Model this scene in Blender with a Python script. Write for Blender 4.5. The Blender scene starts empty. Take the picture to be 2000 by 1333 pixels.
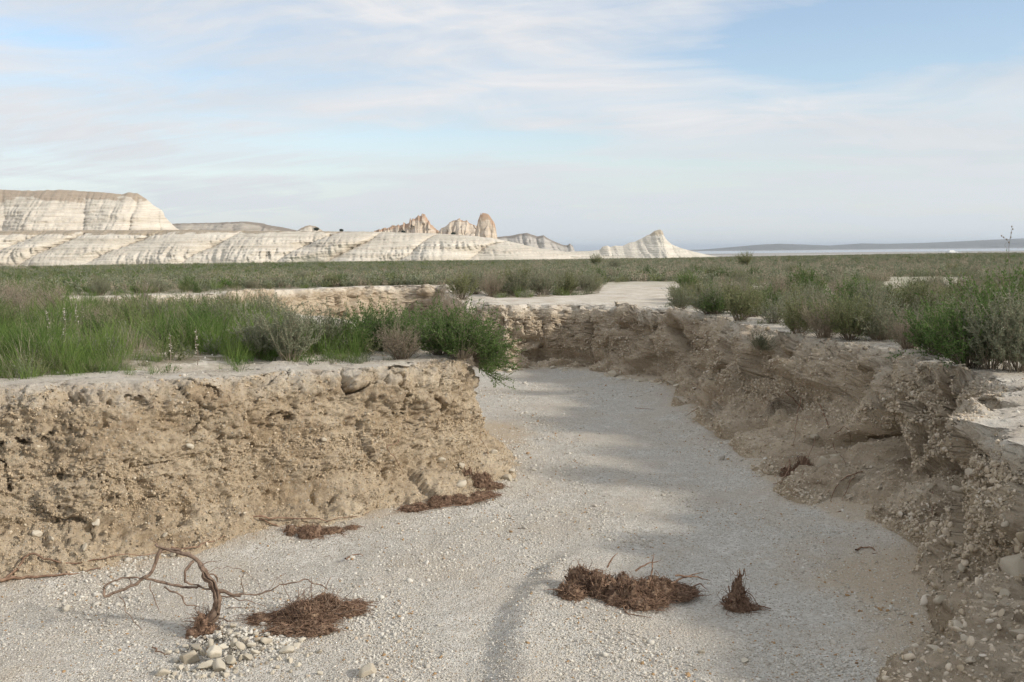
import bpy, math, random
import numpy as np
from mathutils import Matrix, Vector, Euler

R = math.radians
C = bpy.context.scene.collection
scene = bpy.context.scene
random.seed(7)
rng = np.random.default_rng(7)

# ------------------------------------------------------------------ camera
CAM_H, FOC, PITCH, ROLL = 1.7, 1944.0, math.atan(0.0908), 0.010
cam_d = bpy.data.cameras.new("camera"); cam = bpy.data.objects.new("camera", cam_d); C.objects.link(cam)
cam_d.lens = 35.0; cam_d.sensor_width = 36.0; cam_d.clip_start = 0.05; cam_d.clip_end = 60000.0
_f = Vector((0, math.cos(PITCH), -math.sin(PITCH))); _r = Vector((1, 0, 0)); _u = Vector((0, math.sin(PITCH), math.cos(PITCH)))
RR = math.cos(ROLL) * _r - math.sin(ROLL) * _u; UU = math.sin(ROLL) * _r + math.cos(ROLL) * _u
cam.matrix_world = Matrix(((RR.x, UU.x, -_f.x, 0), (RR.y, UU.y, -_f.y, 0), (RR.z, UU.z, -_f.z, CAM_H), (0, 0, 0, 1)))
scene.camera = cam

# ------------------------------------------------------------------ sun and sky
SUN_AZ, SUN_EL = R(-23), R(25)      # azimuth measured from +X towards +Y
sun_d = bpy.data.lights.new("sun", 'SUN'); sun_d.energy = 2.6; sun_d.angle = R(4.5); sun_d.color = (1.0, 0.93, 0.83)
sun = bpy.data.objects.new("sun", sun_d); C.objects.link(sun)
sdir = Vector((math.cos(SUN_AZ) * math.cos(SUN_EL), math.sin(SUN_AZ) * math.cos(SUN_EL), math.sin(SUN_EL)))
sun.rotation_euler = sdir.to_track_quat('Z', 'Y').to_euler()
scene.view_settings.view_transform = 'Standard'; scene.view_settings.look = 'None'
scene.view_settings.gamma = 1.0; scene.view_settings.exposure = 0.48

world = bpy.data.worlds.new("World"); scene.world = world; world.use_nodes = True


class NT:
    """small helper for writing node trees"""
    def __init__(s, tree): s.t = tree; s.n = tree.nodes; s.l = tree.links
    def node(s, typ, **kw):
        n = s.n.new(typ)
        for k, v in kw.items(): setattr(n, k, v)
        return n
    def set(s, sock, v):
        if isinstance(v, bpy.types.NodeSocket): s.l.new(v, sock)
        elif v is not None:
            if isinstance(v, (tuple, list)) and len(v) == 3 and len(sock.default_value) == 4: v = (*v, 1)
            sock.default_value = v
    def math(s, op, a, b=None, c=None, clamp=False):
        n = s.node('ShaderNodeMath', operation=op); n.use_clamp = clamp
        s.set(n.inputs[0], a)
        if b is not None: s.set(n.inputs[1], b)
        if c is not None: s.set(n.inputs[2], c)
        return n.outputs[0]
    def vmath(s, op, a, b=None, c=None):
        n = s.node('ShaderNodeVectorMath', operation=op); s.set(n.inputs[0], a)
        if b is not None: s.set(n.inputs[1], b)
        if c is not None: s.set(n.inputs[2], c)
        return n.outputs['Value'] if op in ('DOT_PRODUCT', 'LENGTH', 'DISTANCE') else n.outputs[0]
    def noise(s, vec, scale, detail=4, rough=0.55, dist=0.0):
        n = s.node('ShaderNodeTexNoise'); s.set(n.inputs['Vector'], vec); n.inputs['Scale'].default_value = scale
        n.inputs['Detail'].default_value = detail; n.inputs['Roughness'].default_value = rough
        n.inputs['Distortion'].default_value = dist
        return n.outputs['Fac']
    def voronoi(s, vec, scale, out='Distance', feature='F1', rand=1.0):
        n = s.node('ShaderNodeTexVoronoi', feature=feature); s.set(n.inputs['Vector'], vec)
        n.inputs['Scale'].default_value = scale; n.inputs['Randomness'].default_value = rand
        return n.outputs[out]
    def ramp(s, fac, a, b, lo=0.0, hi=1.0, smooth=False):
        n = s.node('ShaderNodeMapRange'); n.clamp = True
        if smooth: n.interpolation_type = 'SMOOTHSTEP'
        s.set(n.inputs['Value'], fac)
        for i, v in zip(('From Min', 'From Max', 'To Min', 'To Max'), (a, b, lo, hi)): n.inputs[i].default_value = v
        return n.outputs['Result']
    def mix(s, fac, a, b, blend='MIX'):
        n = s.node('ShaderNodeMix', data_type='RGBA', blend_type=blend); s.set(n.inputs[0], fac)
        s.set(n.inputs[6], a); s.set(n.inputs[7], b)
        return n.outputs[2]
    def scale(s, vec, sc):
        n = s.node('ShaderNodeMapping'); s.set(n.inputs['Vector'], vec); n.inputs['Scale'].default_value = sc
        return n.outputs[0]


def build_sky():
    w = NT(world.node_tree); w.n.clear()
    out = w.node('ShaderNodeOutputWorld'); bg = w.node('ShaderNodeBackground')
    sky = w.node('ShaderNodeTexSky', sky_type='NISHITA'); sky.sun_disc = False
    sky.sun_elevation = SUN_EL; sky.sun_rotation = math.pi / 2 - SUN_AZ
    sky.air_density = 1.0; sky.dust_density = 0.7; sky.ozone_density = 1.3
    tc = w.node('ShaderNodeTexCoord'); d = tc.outputs['Generated']
    sep = w.node('ShaderNodeSeparateXYZ'); w.set(sep.inputs[0], d)
    zc = w.math('MAXIMUM', sep.outputs[2], 0.0)
    den = w.math('ADD', zc, 0.16)
    comb = w.node('ShaderNodeCombineXYZ')
    w.set(comb.inputs[0], w.math('DIVIDE', sep.outputs[0], den)); w.set(comb.inputs[1], w.math('DIVIDE', sep.outputs[1], den))
    p = comb.outputs[0]
    rot = w.node('ShaderNodeMapping'); w.set(rot.inputs[0], p); rot.inputs['Rotation'].default_value = (0, 0, R(28))
    rot.inputs['Scale'].default_value = (0.8, 1.35, 1)
    big = w.noise(rot.outputs[0], 0.55, 5, 0.55, 0.6)
    det = w.noise(rot.outputs[0], 1.7, 8, 0.6, 1.2)
    fine = w.noise(w.scale(rot.outputs[0], (0.5, 2.2, 1)), 5.0, 6, 0.6, 0.8)
    cov = w.math('ADD', w.math('MULTIPLY', big, 0.50), w.math('MULTIPLY', det, 0.45))
    cov = w.math('ADD', cov, w.math('MULTIPLY', fine, 0.20))
    # openings in the cloud veil, as directions in the sky: (x/y, z/y, half width, half height, tilt, depth)
    for (ox, oz, rx, rz, tilt, amt) in SKY_GAPS:
        tx = w.math('DIVIDE', sep.outputs[0], w.math('MAXIMUM', sep.outputs[1], 0.05))
        tz = w.math('DIVIDE', sep.outputs[2], w.math('MAXIMUM', sep.outputs[1], 0.05))
        a = w.math('SUBTRACT', tx, ox); b = w.math('SUBTRACT', tz, oz)
        b = w.math('SUBTRACT', b, w.math('MULTIPLY', a, tilt))
        a = w.math('DIVIDE', a, rx); b = w.math('DIVIDE', b, rz)
        r2 = w.math('ADD', w.math('MULTIPLY', a, a), w.math('MULTIPLY', b, b))
        g = w.math('EXPONENT', w.math('MULTIPLY', r2, -1.0))
        cov = w.math('SUBTRACT', cov, w.math('MULTIPLY', g, amt))
    m = w.ramp(cov, 0.33, 0.60, 0.10, 1.0, smooth=False)
    tone = w.math('ADD', w.math('MULTIPLY', w.noise(rot.outputs[0], 0.9, 4, 0.5), .55), w.math('MULTIPLY', det, .45))
    cloud = w.mix(w.ramp(tone, 0.38, 0.62), SKY_CLOUD_A, SKY_CLOUD_B)
    # the veil thins to a pale blue grey haze near the horizon
    hz = w.ramp(sep.outputs[2], 0.0, 0.17, 1.0, 0.0, smooth=True)
    cloud = w.mix(hz, cloud, SKY_HORIZON)
    m2 = w.math('MAXIMUM', m, w.math('MULTIPLY', hz, 0.93))
    skyc = w.mix(1.0, sky.outputs[0], (0.96, 0.93, 0.93), 'MULTIPLY')
    col = w.mix(m2, skyc, cloud)
    w.set(bg.inputs[0], col); bg.inputs[1].default_value = 0.14
    w.l.new(bg.outputs[0], out.inputs[0])


SKY_GAPS = [(-0.47, 0.215, 0.13, 0.018, -0.15, 0.20), (-0.40, 0.175, 0.2, 0.012, 0.0, 0.07),
            (0.37, 0.205, 0.17, 0.042, 0.10, 0.46), (0.52, 0.235, 0.20, 0.035, 0.05, 0.30),
            (-0.05, 0.108, 0.20, 0.014, -0.02, 0.27), (-0.28, 0.135, 0.10, 0.010, 0.0, 0.10),
            (0.15, 0.085, 0.18, 0.006, -0.03, 0.16), (-0.2, 0.08, 0.2, 0.005, 0, 0.12)]
SKY_CLOUD_A, SKY_CLOUD_B, SKY_HORIZON = (3.45, 3.65, 3.92), (4.4, 4.42, 4.5), (3.75, 4.0, 4.15)
build_sky()

# ------------------------------------------------------------------ general helpers


def ray(px, py):
    px, py = float(px), float(py)
    dx = (px - 1000) / FOC; dy = (666.5 - py) / FOC
    return _f + dx * RR + dy * UU


def on_z(px, py, z=0.0):
    d = ray(px, py); t = (z - CAM_H) / d.z
    return np.array((d.x * t, d.y * t, z))


def at_depth(px, py, Y):
    d = ray(px, py); t = Y / d.y
    return np.array((d.x * t, Y, CAM_H + d.z * t))


def _hash(ix, iy, iz, seed):
    h = (ix.astype(np.uint32) * np.uint32(374761393) + iy.astype(np.uint32) * np.uint32(668265263)
         + iz.astype(np.uint32) * np.uint32(2147483647 - 94827) + np.uint32(seed * 977 + 13))
    h = (h ^ (h >> np.uint32(13))) * np.uint32(1274126177)
    h = (h ^ (h >> np.uint32(15))) * np.uint32(2246822519)
    return (h ^ (h >> np.uint32(16)))


def vnoise(p, seed=0):
    """gradient-like value noise, -1..1, p is (N,3)"""
    p = np.asarray(p, dtype=np.float64)
    i = np.floor(p).astype(np.int64); f = p - i
    u = f * f * f * (f * (f * 6 - 15) + 10)
    i = (i & 0xffffffff)
    res = 0
    with np.errstate(over='ignore'):
        for dx in (0, 1):
            wx = u[:, 0] if dx else 1 - u[:, 0]
            for dy in (0, 1):
                wy = u[:, 1] if dy else 1 - u[:, 1]
                for dz in (0, 1):
                    wz = u[:, 2] if dz else 1 - u[:, 2]
                    h = _hash(i[:, 0] + dx, i[:, 1] + dy, i[:, 2] + dz, seed)
                    g = (h & np.uint32(1023)).astype(np.float64) / 511.5 - 1
                    g2 = ((h >> np.uint32(10)) & np.uint32(1023)).astype(np.float64) / 511.5 - 1
                    g3 = ((h >> np.uint32(20)) & np.uint32(1023)).astype(np.float64) / 511.5 - 1
                    res = res + wx * wy * wz * (g * (f[:, 0] - dx) + g2 * (f[:, 1] - dy) + g3 * (f[:, 2] - dz))
    return res * 1.4


def fbm(p, octaves=4, seed=0, gain=0.5, lac=2.03):
    a, s, r = 1.0, 0.0, 0
    q = np.asarray(p, dtype=np.float64).copy()
    for k in range(octaves):
        r = r + a * vnoise(q, seed + k * 17); s += a; a *= gain; q = q * lac + 3.7
    return r / s * 1.3


def ridged(p, octaves=3, seed=0):
    a, s, r = 1.0, 0.0, 0
    q = np.asarray(p, dtype=np.float64).copy()
    for k in range(octaves):
        r = r + a * (1 - np.abs(vnoise(q, seed + k * 31)) * 2.2); s += a; a *= 0.5; q = q * 2.1 + 1.3
    return np.clip(r / s, -1, 1)


def worley(p, seed=0):
    """F1 distance, cell id 0..1"""
    p = np.asarray(p, dtype=np.float64); i = np.floor(p).astype(np.int64)
    best = np.full(len(p), 9.0); cid = np.zeros(len(p))
    with np.errstate(over='ignore'):
        for dx in (-1, 0, 1):
            for dy in (-1, 0, 1):
                for dz in (-1, 0, 1):
                    c = i + np.array((dx, dy, dz)); cm = c & 0xffffffff
                    h = _hash(cm[:, 0], cm[:, 1], cm[:, 2], seed)
                    fx = (h & np.uint32(1023)) / 1023.0; fy = ((h >> np.uint32(10)) & np.uint32(1023)) / 1023.0
                    fz = ((h >> np.uint32(20)) & np.uint32(1023)) / 1023.0
                    d = np.sqrt((c[:, 0] + fx - p[:, 0]) ** 2 + (c[:, 1] + fy - p[:, 1]) ** 2 + (c[:, 2] + fz - p[:, 2]) ** 2)
                    m = d < best; best = np.where(m, d, best); cid = np.where(m, (h % np.uint32(997)) / 997.0, cid)
    return best, cid


def sstep(a, b, x):
    t = np.clip((x - a) / (b - a), 0, 1); return t * t * (3 - 2 * t)


def mk_mesh(name, verts, faces, mats, parent=None, smooth=True, mat_idx=None, attrs=None, link=True):
    """faces: (M,k) int array (one k) or list of such arrays"""
    verts = np.asarray(verts, dtype=np.float32)
    fl = faces if isinstance(faces, list) else [faces]
    fl = [np.asarray(f, dtype=np.int32) for f in fl if len(f)]
    me = bpy.data.meshes.new(name)
    loops = np.concatenate([f.ravel() for f in fl]); sizes = np.concatenate([np.full(len(f), f.shape[1], np.int32) for f in fl])
    starts = np.concatenate(([0], np.cumsum(sizes)[:-1])).astype(np.int32)
    me.vertices.add(len(verts)); me.vertices.foreach_set('co', verts.ravel())
    me.loops.add(len(loops)); me.loops.foreach_set('vertex_index', loops)
    me.polygons.add(len(sizes)); me.polygons.foreach_set('loop_start', starts)
    me.polygons.foreach_set('use_smooth', np.full(len(sizes), smooth, dtype=bool))
    if mat_idx is not None: me.polygons.foreach_set('material_index', np.asarray(mat_idx, np.int32))
    for k, v in (attrs or {}).items():
        a = me.attributes.new(k, 'FLOAT', 'POINT'); a.data.foreach_set('value', np.asarray(v, np.float32))
    me.update(calc_edges=True)
    for m in (mats if isinstance(mats, (list, tuple)) else [mats]): me.materials.append(m)
    o = bpy.data.objects.new(name, me)
    if link: C.objects.link(o)
    if parent: o.parent = parent
    return o


def tag(o, label=None, cat=None, group=None, kind=None):
    if label: o['label'] = label
    if cat: o['category'] = cat
    if group: o['group'] = group
    if kind: o['kind'] = kind
    return o


def empty(name, loc, rz=0.0, sc=1.0):
    o = bpy.data.objects.new(name, None); C.objects.link(o); o.location = loc; o.rotation_euler = (0, 0, rz)
    o.scale = (sc, sc, sc); o.empty_display_size = 0.1
    return o


def grid_faces(nu, nv):
    a = np.arange(nu - 1)[:, None] * nv + np.arange(nv - 1)[None, :]
    return np.stack([a, a + nv, a + nv + 1, a + 1], -1).reshape(-1, 4)


# ------------------------------------------------------------------ materials


def new_mat(name, rough=0.95, spec=0.15):
    m = bpy.data.materials.new(name); m.use_nodes = True; n = NT(m.node_tree); n.n.clear()
    out = n.node('ShaderNodeOutputMaterial'); b = n.node('ShaderNodeBsdfPrincipled')
    b.inputs['Roughness'].default_value = rough; b.inputs['Specular IOR Level'].default_value = spec
    n.l.new(b.outputs[0], out.inputs[0])
    n.b = b; n.out = out
    return m, n


def bump(n, h, strength=0.5, dist=0.01):
    bn = n.node('ShaderNodeBump'); n.set(bn.inputs['Height'], h); bn.inputs['Strength'].default_value = strength
    bn.inputs['Distance'].default_value = dist
    n.l.new(bn.outputs[0], n.b.inputs['Normal'])


def attr(n, name, out='Fac'):
    a = n.node('ShaderNodeAttribute'); a.attribute_name = name
    return a.outputs[out]


def mat_gravel():
    m, n = new_mat('gravel', 0.95, 0.1)
    tc = n.node('ShaderNodeTexCoord'); p = tc.outputs['Object']
    c1 = n.voronoi(p, 62, 'Color'); d1 = n.voronoi(p, 62)
    c2 = n.voronoi(p, 150, 'Color'); d2 = n.voronoi(p, 150)
    sep = n.node('ShaderNodeSeparateXYZ'); n.set(sep.inputs[0], c1)
    sep2 = n.node('ShaderNodeSeparateXYZ'); n.set(sep2.inputs[0], c2)
    a = n.mix(n.ramp(sep.outputs[0], 0, 1), (0.44, 0.41, 0.36), (0.68, 0.65, 0.59))
    b = n.mix(n.ramp(sep2.outputs[1], 0, 1), (0.39, 0.36, 0.31), (0.63, 0.60, 0.535))
    col = n.mix(n.ramp(n.noise(p, 9, 4), 0.40, 0.62), b, a)
    col = n.mix(n.ramp(sep2.outputs[0], 0.90, 0.93), col, (0.27, 0.22, 0.16))
    col = n.mix(n.math('MULTIPLY', n.ramp(n.noise(p, 1.3, 6, 0.6), 0.42, 0.66), 0.6), col, (0.47, 0.41, 0.33))
    col = n.mix(attr(n, 'silt'), col, n.mix(n.noise(p, 30, 4), (0.40, 0.32, 0.225), (0.54, 0.45, 0.335)))
    n.set(n.b.inputs['Base Color'], col)
    gap = n.math('ADD', n.math('MULTIPLY', d1, -0.6), n.math('MULTIPLY', d2, -0.5))
    h = n.math('ADD', gap, n.math('MULTIPLY', n.noise(p, 25, 6), 0.6))
    bump(n, h, 0.9, 0.012)
    return m


def mat_bank(name, dark, light, deep, dist=0.015):
    m, n = new_mat(name, 0.97, 0.08)
    tc = n.node('ShaderNodeTexCoord'); p = tc.outputs['Object']
    ps = n.scale(p, (1, 1, 2.6))
    col = n.mix(n.ramp(n.noise(ps, 1.6, 8, 0.62), 0.35, 0.66), dark, light)
    col = n.mix(n.math('MULTIPLY', n.ramp(n.noise(ps, 4.5, 8, 0.7, 0.8), 0.52, 0.70), 0.75), col, deep)
    col = n.mix(n.math('MULTIPLY', n.ramp(n.noise(p, 22, 6, 0.65), 0.50, 0.72), 0.55), col, light)
    # small pale chips in the earth
    vc = n.voronoi(p, 48, 'Color'); vd = n.voronoi(p, 48)
    s = n.node('ShaderNodeSeparateXYZ'); n.set(s.inputs[0], vc)
    chip = n.math('MULTIPLY', n.ramp(s.outputs[0], 0.66, 0.72), n.ramp(vd, 0.36, 0.30))
    col = n.mix(n.math('MULTIPLY', chip, 0.75), col, n.mix(s.outputs[1], (0.42, 0.36, 0.27), (0.66, 0.62, 0.53)))
    cr = attr(n, 'crust')
    crm = n.ramp(n.math('ADD', cr, n.math('MULTIPLY', n.math('SUBTRACT', n.noise(p, 7, 8, 0.65), 0.5), 0.9)), 0.40, 0.62)
    crust = n.mix(n.ramp(n.noise(p, 3, 8, 0.65), 0.35, 0.65), (0.55, 0.48, 0.39), (0.72, 0.67, 0.58))
    crust = n.mix(n.math('MULTIPLY', n.ramp(cr, 0.80, 0.45), 0.45), crust, light)
    crust = n.mix(n.ramp(n.noise(p, 40, 5, 0.7), 0.60, 0.70), crust, (0.30, 0.25, 0.19))
    col = n.mix(crm, col, crust)
    n.set(n.b.inputs['Base Color'], col)
    col = n.mix(n.math('MULTIPLY', n.ramp(n.noise(p, 75, 4, 0.7), 0.56, 0.70), 0.55), n.b.inputs['Base Color'].links[0].from_socket, deep)
    n.set(n.b.inputs['Base Color'], col)
    h = n.math('ADD', n.math('MULTIPLY', n.noise(p, 22, 10, 0.78), 1.7), n.math('MULTIPLY', chip, 0.35))
    h = n.math('ADD', h, n.math('MULTIPLY', n.noise(n.scale(p, (1, 1, 2)), 55, 6, 0.7), 0.5))
    bump(n, h, 1.0, dist * 1.5)
    return m


def mat_ground():
    m, n = new_mat('steppe_ground', 0.97, 0.05)
    g = n.node('ShaderNodeNewGeometry'); p = g.outputs['Position']
    s = n.node('ShaderNodeSeparateXYZ'); n.set(s.inputs[0], p)
    dist = n.vmath('LENGTH', p)
    soil = n.mix(n.ramp(n.noise(p, 2.5, 8, 0.65), 0.35, 0.65), (0.50, 0.43, 0.34), (0.68, 0.63, 0.55))
    soil = n.mix(n.ramp(n.noise(p, 30, 5, 0.7), 0.58, 0.70), soil, (0.26, 0.21, 0.15))
    turf = n.mix(n.ramp(n.noise(p, 0.35, 8, 0.7), 0.35, 0.65), (0.085, 0.098, 0.050), (0.135, 0.13, 0.085))
    turf = n.mix(n.ramp(n.noise(n.scale(p, (0.02, 0.05, 1)), 1.0, 5, 0.6), 0.45, 0.62), turf, (0.085, 0.115, 0.032))
    turf = n.mix(n.ramp(n.noise(n.scale(p, (0.10, 0.03, 1)), 3.0, 5, 0.7), 0.66, 0.74), turf, (0.36, 0.33, 0.26))
    near = n.ramp(dist, 20, 45)
    litter = n.math('MULTIPLY', attr(n, 'litter'), n.ramp(n.noise(p, 6, 8, 0.7), 0.36, 0.52))
    soil = n.mix(litter, soil, n.mix(n.noise(p, 50, 4, 0.7), (0.12, 0.10, 0.065), (0.30, 0.26, 0.19)))
    col = n.mix(near, soil, turf)
    # the low salt flats by the lake
    flat = n.mix(n.ramp(n.noise(n.scale(p, (0.0006, 0.003, 1)), 1.0, 5, 0.6), 0.42, 0.60), (0.19, 0.17, 0.14), (0.50, 0.46, 0.41))
    col = n.mix(n.ramp(s.outputs[2], -16, -20), col, flat)
    n.set(n.b.inputs['Base Color'], col)
    bump(n, n.noise(p, 25, 8, 0.7), 0.5, 0.012)
    return m


def mat_cliff(name, lo, hi, tint, band=1.0, tint_at=None, zs=0.12):
    m, n = new_mat(name, 0.98, 0.04)
    g = n.node('ShaderNodeNewGeometry'); p = g.outputs['Position']
    st = n.noise(n.scale(p, (0.004, 0.004, zs)), 2.0, 8, 0.7)
    st2 = n.noise(n.scale(p, (0.02, 0.02, zs * 5)), 2.0, 5, 0.7)
    col = n.mix(n.ramp(st, 0.36, 0.62), lo, hi)
    col = n.mix(n.math('MULTIPLY', n.ramp(st2, 0.52, 0.64), 0.55 * band), col, tint)
    sp = n.noise(p, 0.35, 8, 0.75)
    col = n.mix(n.math('MULTIPLY', n.ramp(sp, 0.60, 0.72), 0.45 * band), col, (0.24, 0.22, 0.15))
    tf = n.math('ADD', attr(n, 'cap'), n.math('MULTIPLY', n.math('SUBTRACT', n.noise(n.scale(p, (.5, .5, 1.6)), 0.12, 8, 0.75), 0.5), 1.8))
    col = n.mix(n.math('MULTIPLY', n.ramp(tf, 0.5, 0.8), 0.9), col, n.mix(n.ramp(n.noise(n.scale(p, (.08, .08, 1.5)), 0.7, 6, 0.7), 0.42, 0.58), tint, tint_at or tint))
    n.set(n.b.inputs['Base Color'], col)
    bump(n, n.math('ADD', n.noise(p, 0.5, 10, 0.7), n.math('MULTIPLY', st2, 0.6)), 0.7, 1.2)
    return m


def mat_stone(name='stone', a=(0.40, 0.35, 0.27), b=(0.68, 0.64, 0.55)):
    m, n = new_mat(name, 0.9, 0.15)
    tc = n.node('ShaderNodeTexCoord'); p = tc.outputs['Object']
    oi = n.node('ShaderNodeObjectInfo')
    t = n.math('ADD', n.math('MULTIPLY', oi.outputs['Random'], 0.7), n.math('MULTIPLY', n.noise(p, 30, 5), 0.4))
    col = n.mix(n.ramp(t, 0.1, 0.95), a, b)
    col = n.mix(n.math('MULTIPLY', n.ramp(n.noise(p, 14, 5, 0.7), 0.5, 0.7), 0.5), col, (0.42, 0.31, 0.18))
    n.set(n.b.inputs['Base Color'], col)
    bump(n, n.noise(p, 60, 6, 0.6), 0.35, 0.004)
    return m


def mat_pebbles(name, a, b, c):
    m, n = new_mat(name, 0.95, 0.12)
    t = attr(n, 'tone')
    col = n.mix(n.ramp(t, 0, 0.85), a, b); col = n.mix(n.ramp(t, 0.93, 0.95), col, c)
    g = n.node('ShaderNodeNewGeometry')
    col = n.mix(n.math('MULTIPLY', n.noise(g.outputs['Position'], 120, 3), 0.25), col, (0.34, 0.28, 0.2))
    n.set(n.b.inputs['Base Color'], col)
    return m


def mat_leaf(name, a, b, trans=0.25, vary=0.5):
    m, n = new_mat(name, 0.75, 0.2)
    oi = n.node('ShaderNodeObjectInfo'); t = attr(n, 'tone')
    f = n.math('ADD', n.math('MULTIPLY', oi.outputs['Random'], vary), n.math('MULTIPLY', t, 1 - vary))
    col = n.mix(f, a, b); n.set(n.b.inputs['Base Color'], col)
    tr = n.node('ShaderNodeBsdfTranslucent'); n.set(tr.inputs[0], col)
    mx = n.node('ShaderNodeMixShader'); mx.inputs[0].default_value = trans
    n.l.new(n.b.outputs[0], mx.inputs[1]); n.l.new(tr.outputs[0], mx.inputs[2]); n.l.new(mx.outputs[0], n.out.inputs[0])
    return m


def mat_wood(name, a, b, sc=20):
    m, n = new_mat(name, 0.95, 0.1)
    tc = n.node('ShaderNodeTexCoord'); p = tc.outputs['Object']
    col = n.mix(n.ramp(n.noise(p, sc, 6, 0.7), 0.35, 0.65), a, b); n.set(n.b.inputs['Base Color'], col)
    bump(n, n.noise(p, sc * 3, 6, 0.7), 0.6, 0.004)
    return m


def mat_plain(name, col, rough=0.5, metal=0.0, spec=0.5):
    m, n = new_mat(name, rough, spec)
    g = n.node('ShaderNodeTexCoord')
    c = n.mix(n.ramp(n.noise(g.outputs['Object'], 3, 4), 0.4, 0.7), col, tuple(x * 0.9 for x in col))
    n.set(n.b.inputs['Base Color'], c); n.b.inputs['Metallic'].default_value = metal
    return m


M_GRAVEL = mat_gravel()
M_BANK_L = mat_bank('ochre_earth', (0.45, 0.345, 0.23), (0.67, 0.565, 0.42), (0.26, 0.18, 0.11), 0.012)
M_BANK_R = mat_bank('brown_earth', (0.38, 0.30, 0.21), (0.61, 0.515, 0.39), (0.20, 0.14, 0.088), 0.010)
M_GROUND = mat_ground()
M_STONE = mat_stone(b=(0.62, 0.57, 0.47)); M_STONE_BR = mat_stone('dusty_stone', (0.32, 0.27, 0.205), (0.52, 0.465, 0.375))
M_PEB = mat_pebbles('pebbles', (0.42, 0.385, 0.33), (0.70, 0.67, 0.60), (0.38, 0.24, 0.12))
M_PEB_DARK = mat_pebbles('earth_clods', (0.36, 0.27, 0.175), (0.56, 0.455, 0.32), (0.62, 0.54, 0.42))
M_GRASS = mat_leaf('grass_blade', (0.05, 0.105, 0.022), (0.23, 0.31, 0.085), 0.4, 0.55)
M_BUSH = mat_leaf('green_leaf', (0.06, 0.115, 0.03), (0.165, 0.25, 0.075), 0.35, 0.4)
M_SAGE = mat_leaf('sage_leaf', (0.13, 0.15, 0.085), (0.34, 0.35, 0.24), 0.2, 0.5)
M_OLIVE = mat_leaf('olive_leaf', (0.105, 0.13, 0.05), (0.29, 0.30, 0.15), 0.25, 0.5)
M_DRY = mat_leaf('dry_twig', (0.26, 0.215, 0.155), (0.50, 0.43, 0.33), 0.1, 0.5)
M_STEM = mat_leaf('stem_bark', (0.13, 0.10, 0.07), (0.32, 0.27, 0.20), 0.0, 0.5)
M_ROOT = mat_wood('root_bark', (0.12, 0.072, 0.048), (0.37, 0.245, 0.17), 45); M_SOIL = mat_wood('root_soil', (0.13, 0.085, 0.058), (0.33, 0.23, 0.16), 60)
M_ROOT_GREY = mat_wood('weathered_root', (0.12, 0.08, 0.058), (0.30, 0.22, 0.165), 40)
M_PETAL = mat_leaf('pale_flower', (0.40, 0.35, 0.30), (0.66, 0.60, 0.54), 0.2, 0.3)

# ------------------------------------------------------------------ plan of the wash
LEFT_PX = [(-420, 1200), (-200, 1168), (0, 1138), (200, 1118), (330, 1092), (500, 1062), (700, 1022), (850, 993), (955, 968), (990, 930), (975, 890), (918, 850)]
left_pts = [(-9.0, -4.0), (-6.8, 1.5)] + [tuple(on_z(x, y)[:2]) for x, y in LEFT_PX] + \
           [(-0.75, 10.3), (-1.6, 11.9), (-3.2, 13.8), (-5.2, 14.9), (-8.5, 15.6), (-16, 17.5), (-30, 22)]
RIGHT_PX = [(1775, 1420), (1790, 1333), (1800, 1250), (1800, 1170), (1835, 1085), (1740, 1030), (1640, 1000), (1560, 975), (1500, 932), (1470, 892), (1400, 842), (1335, 800), (1325, 765), (1200, 737), (1100, 724), (960, 727)]
right_pts = [(1.9, -5.0), (1.75, -1.0), (1.6, 2.0)] + [tuple(on_z(x, y)[:2]) for x, y in RIGHT_PX] + \
            [(-0.95, 15.3), (-1.25, 17.2), (-1.5, 20.0), (-1.75, 23.0), (-2.6, 23.3), (-3.6, 22.7), (-4.5, 21.2), (-5.2, 19.6), (-6.6, 18.6), (-9.5, 18.4), (-16, 20.5), (-30, 26)]


def catmull(pts, step):
    P = np.array(pts, float); P = np.vstack([2 * P[0] - P[1], P, 2 * P[-1] - P[-2]]); out = []
    for i in range(1, len(P) - 2):
        L = np.linalg.norm(P[i + 1] - P[i]); n = max(2, int(L / step)); t = np.linspace(0, 1, n, endpoint=False)[:, None]
        a, b, c, d = P[i - 1], P[i], P[i + 1], P[i + 2]
        # centripetal-ish tension
        m1 = (c - a) * 0.5 * min(1, 2 * L / (np.linalg.norm(c - a) + 1e-9)); m2 = (d - b) * 0.5 * min(1, 2 * L / (np.linalg.norm(d - b) + 1e-9))
        out.append((2 * t ** 3 - 3 * t ** 2 + 1) * b + (t ** 3 - 2 * t ** 2 + t) * m1 + (-2 * t ** 3 + 3 * t ** 2) * c + (t ** 3 - t ** 2) * m2)
    out.append(P[-2][None]); return np.vstack(out)


LC = catmull(left_pts, 0.25); RC = catmull(right_pts, 0.25)
POLY = np.vstack([LC[::-1], RC])


def seg_dist(P, A, B):
    best = np.full(len(P), 1e9)
    for a, b in zip(A, B):
        d = b - a; L2 = d @ d + 1e-12
        t = np.clip(((P - a) @ d) / L2, 0, 1)
        q = P - a - t[:, None] * d
        best = np.minimum(best, q[:, 0] ** 2 + q[:, 1] ** 2)
    return np.sqrt(best)


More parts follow.
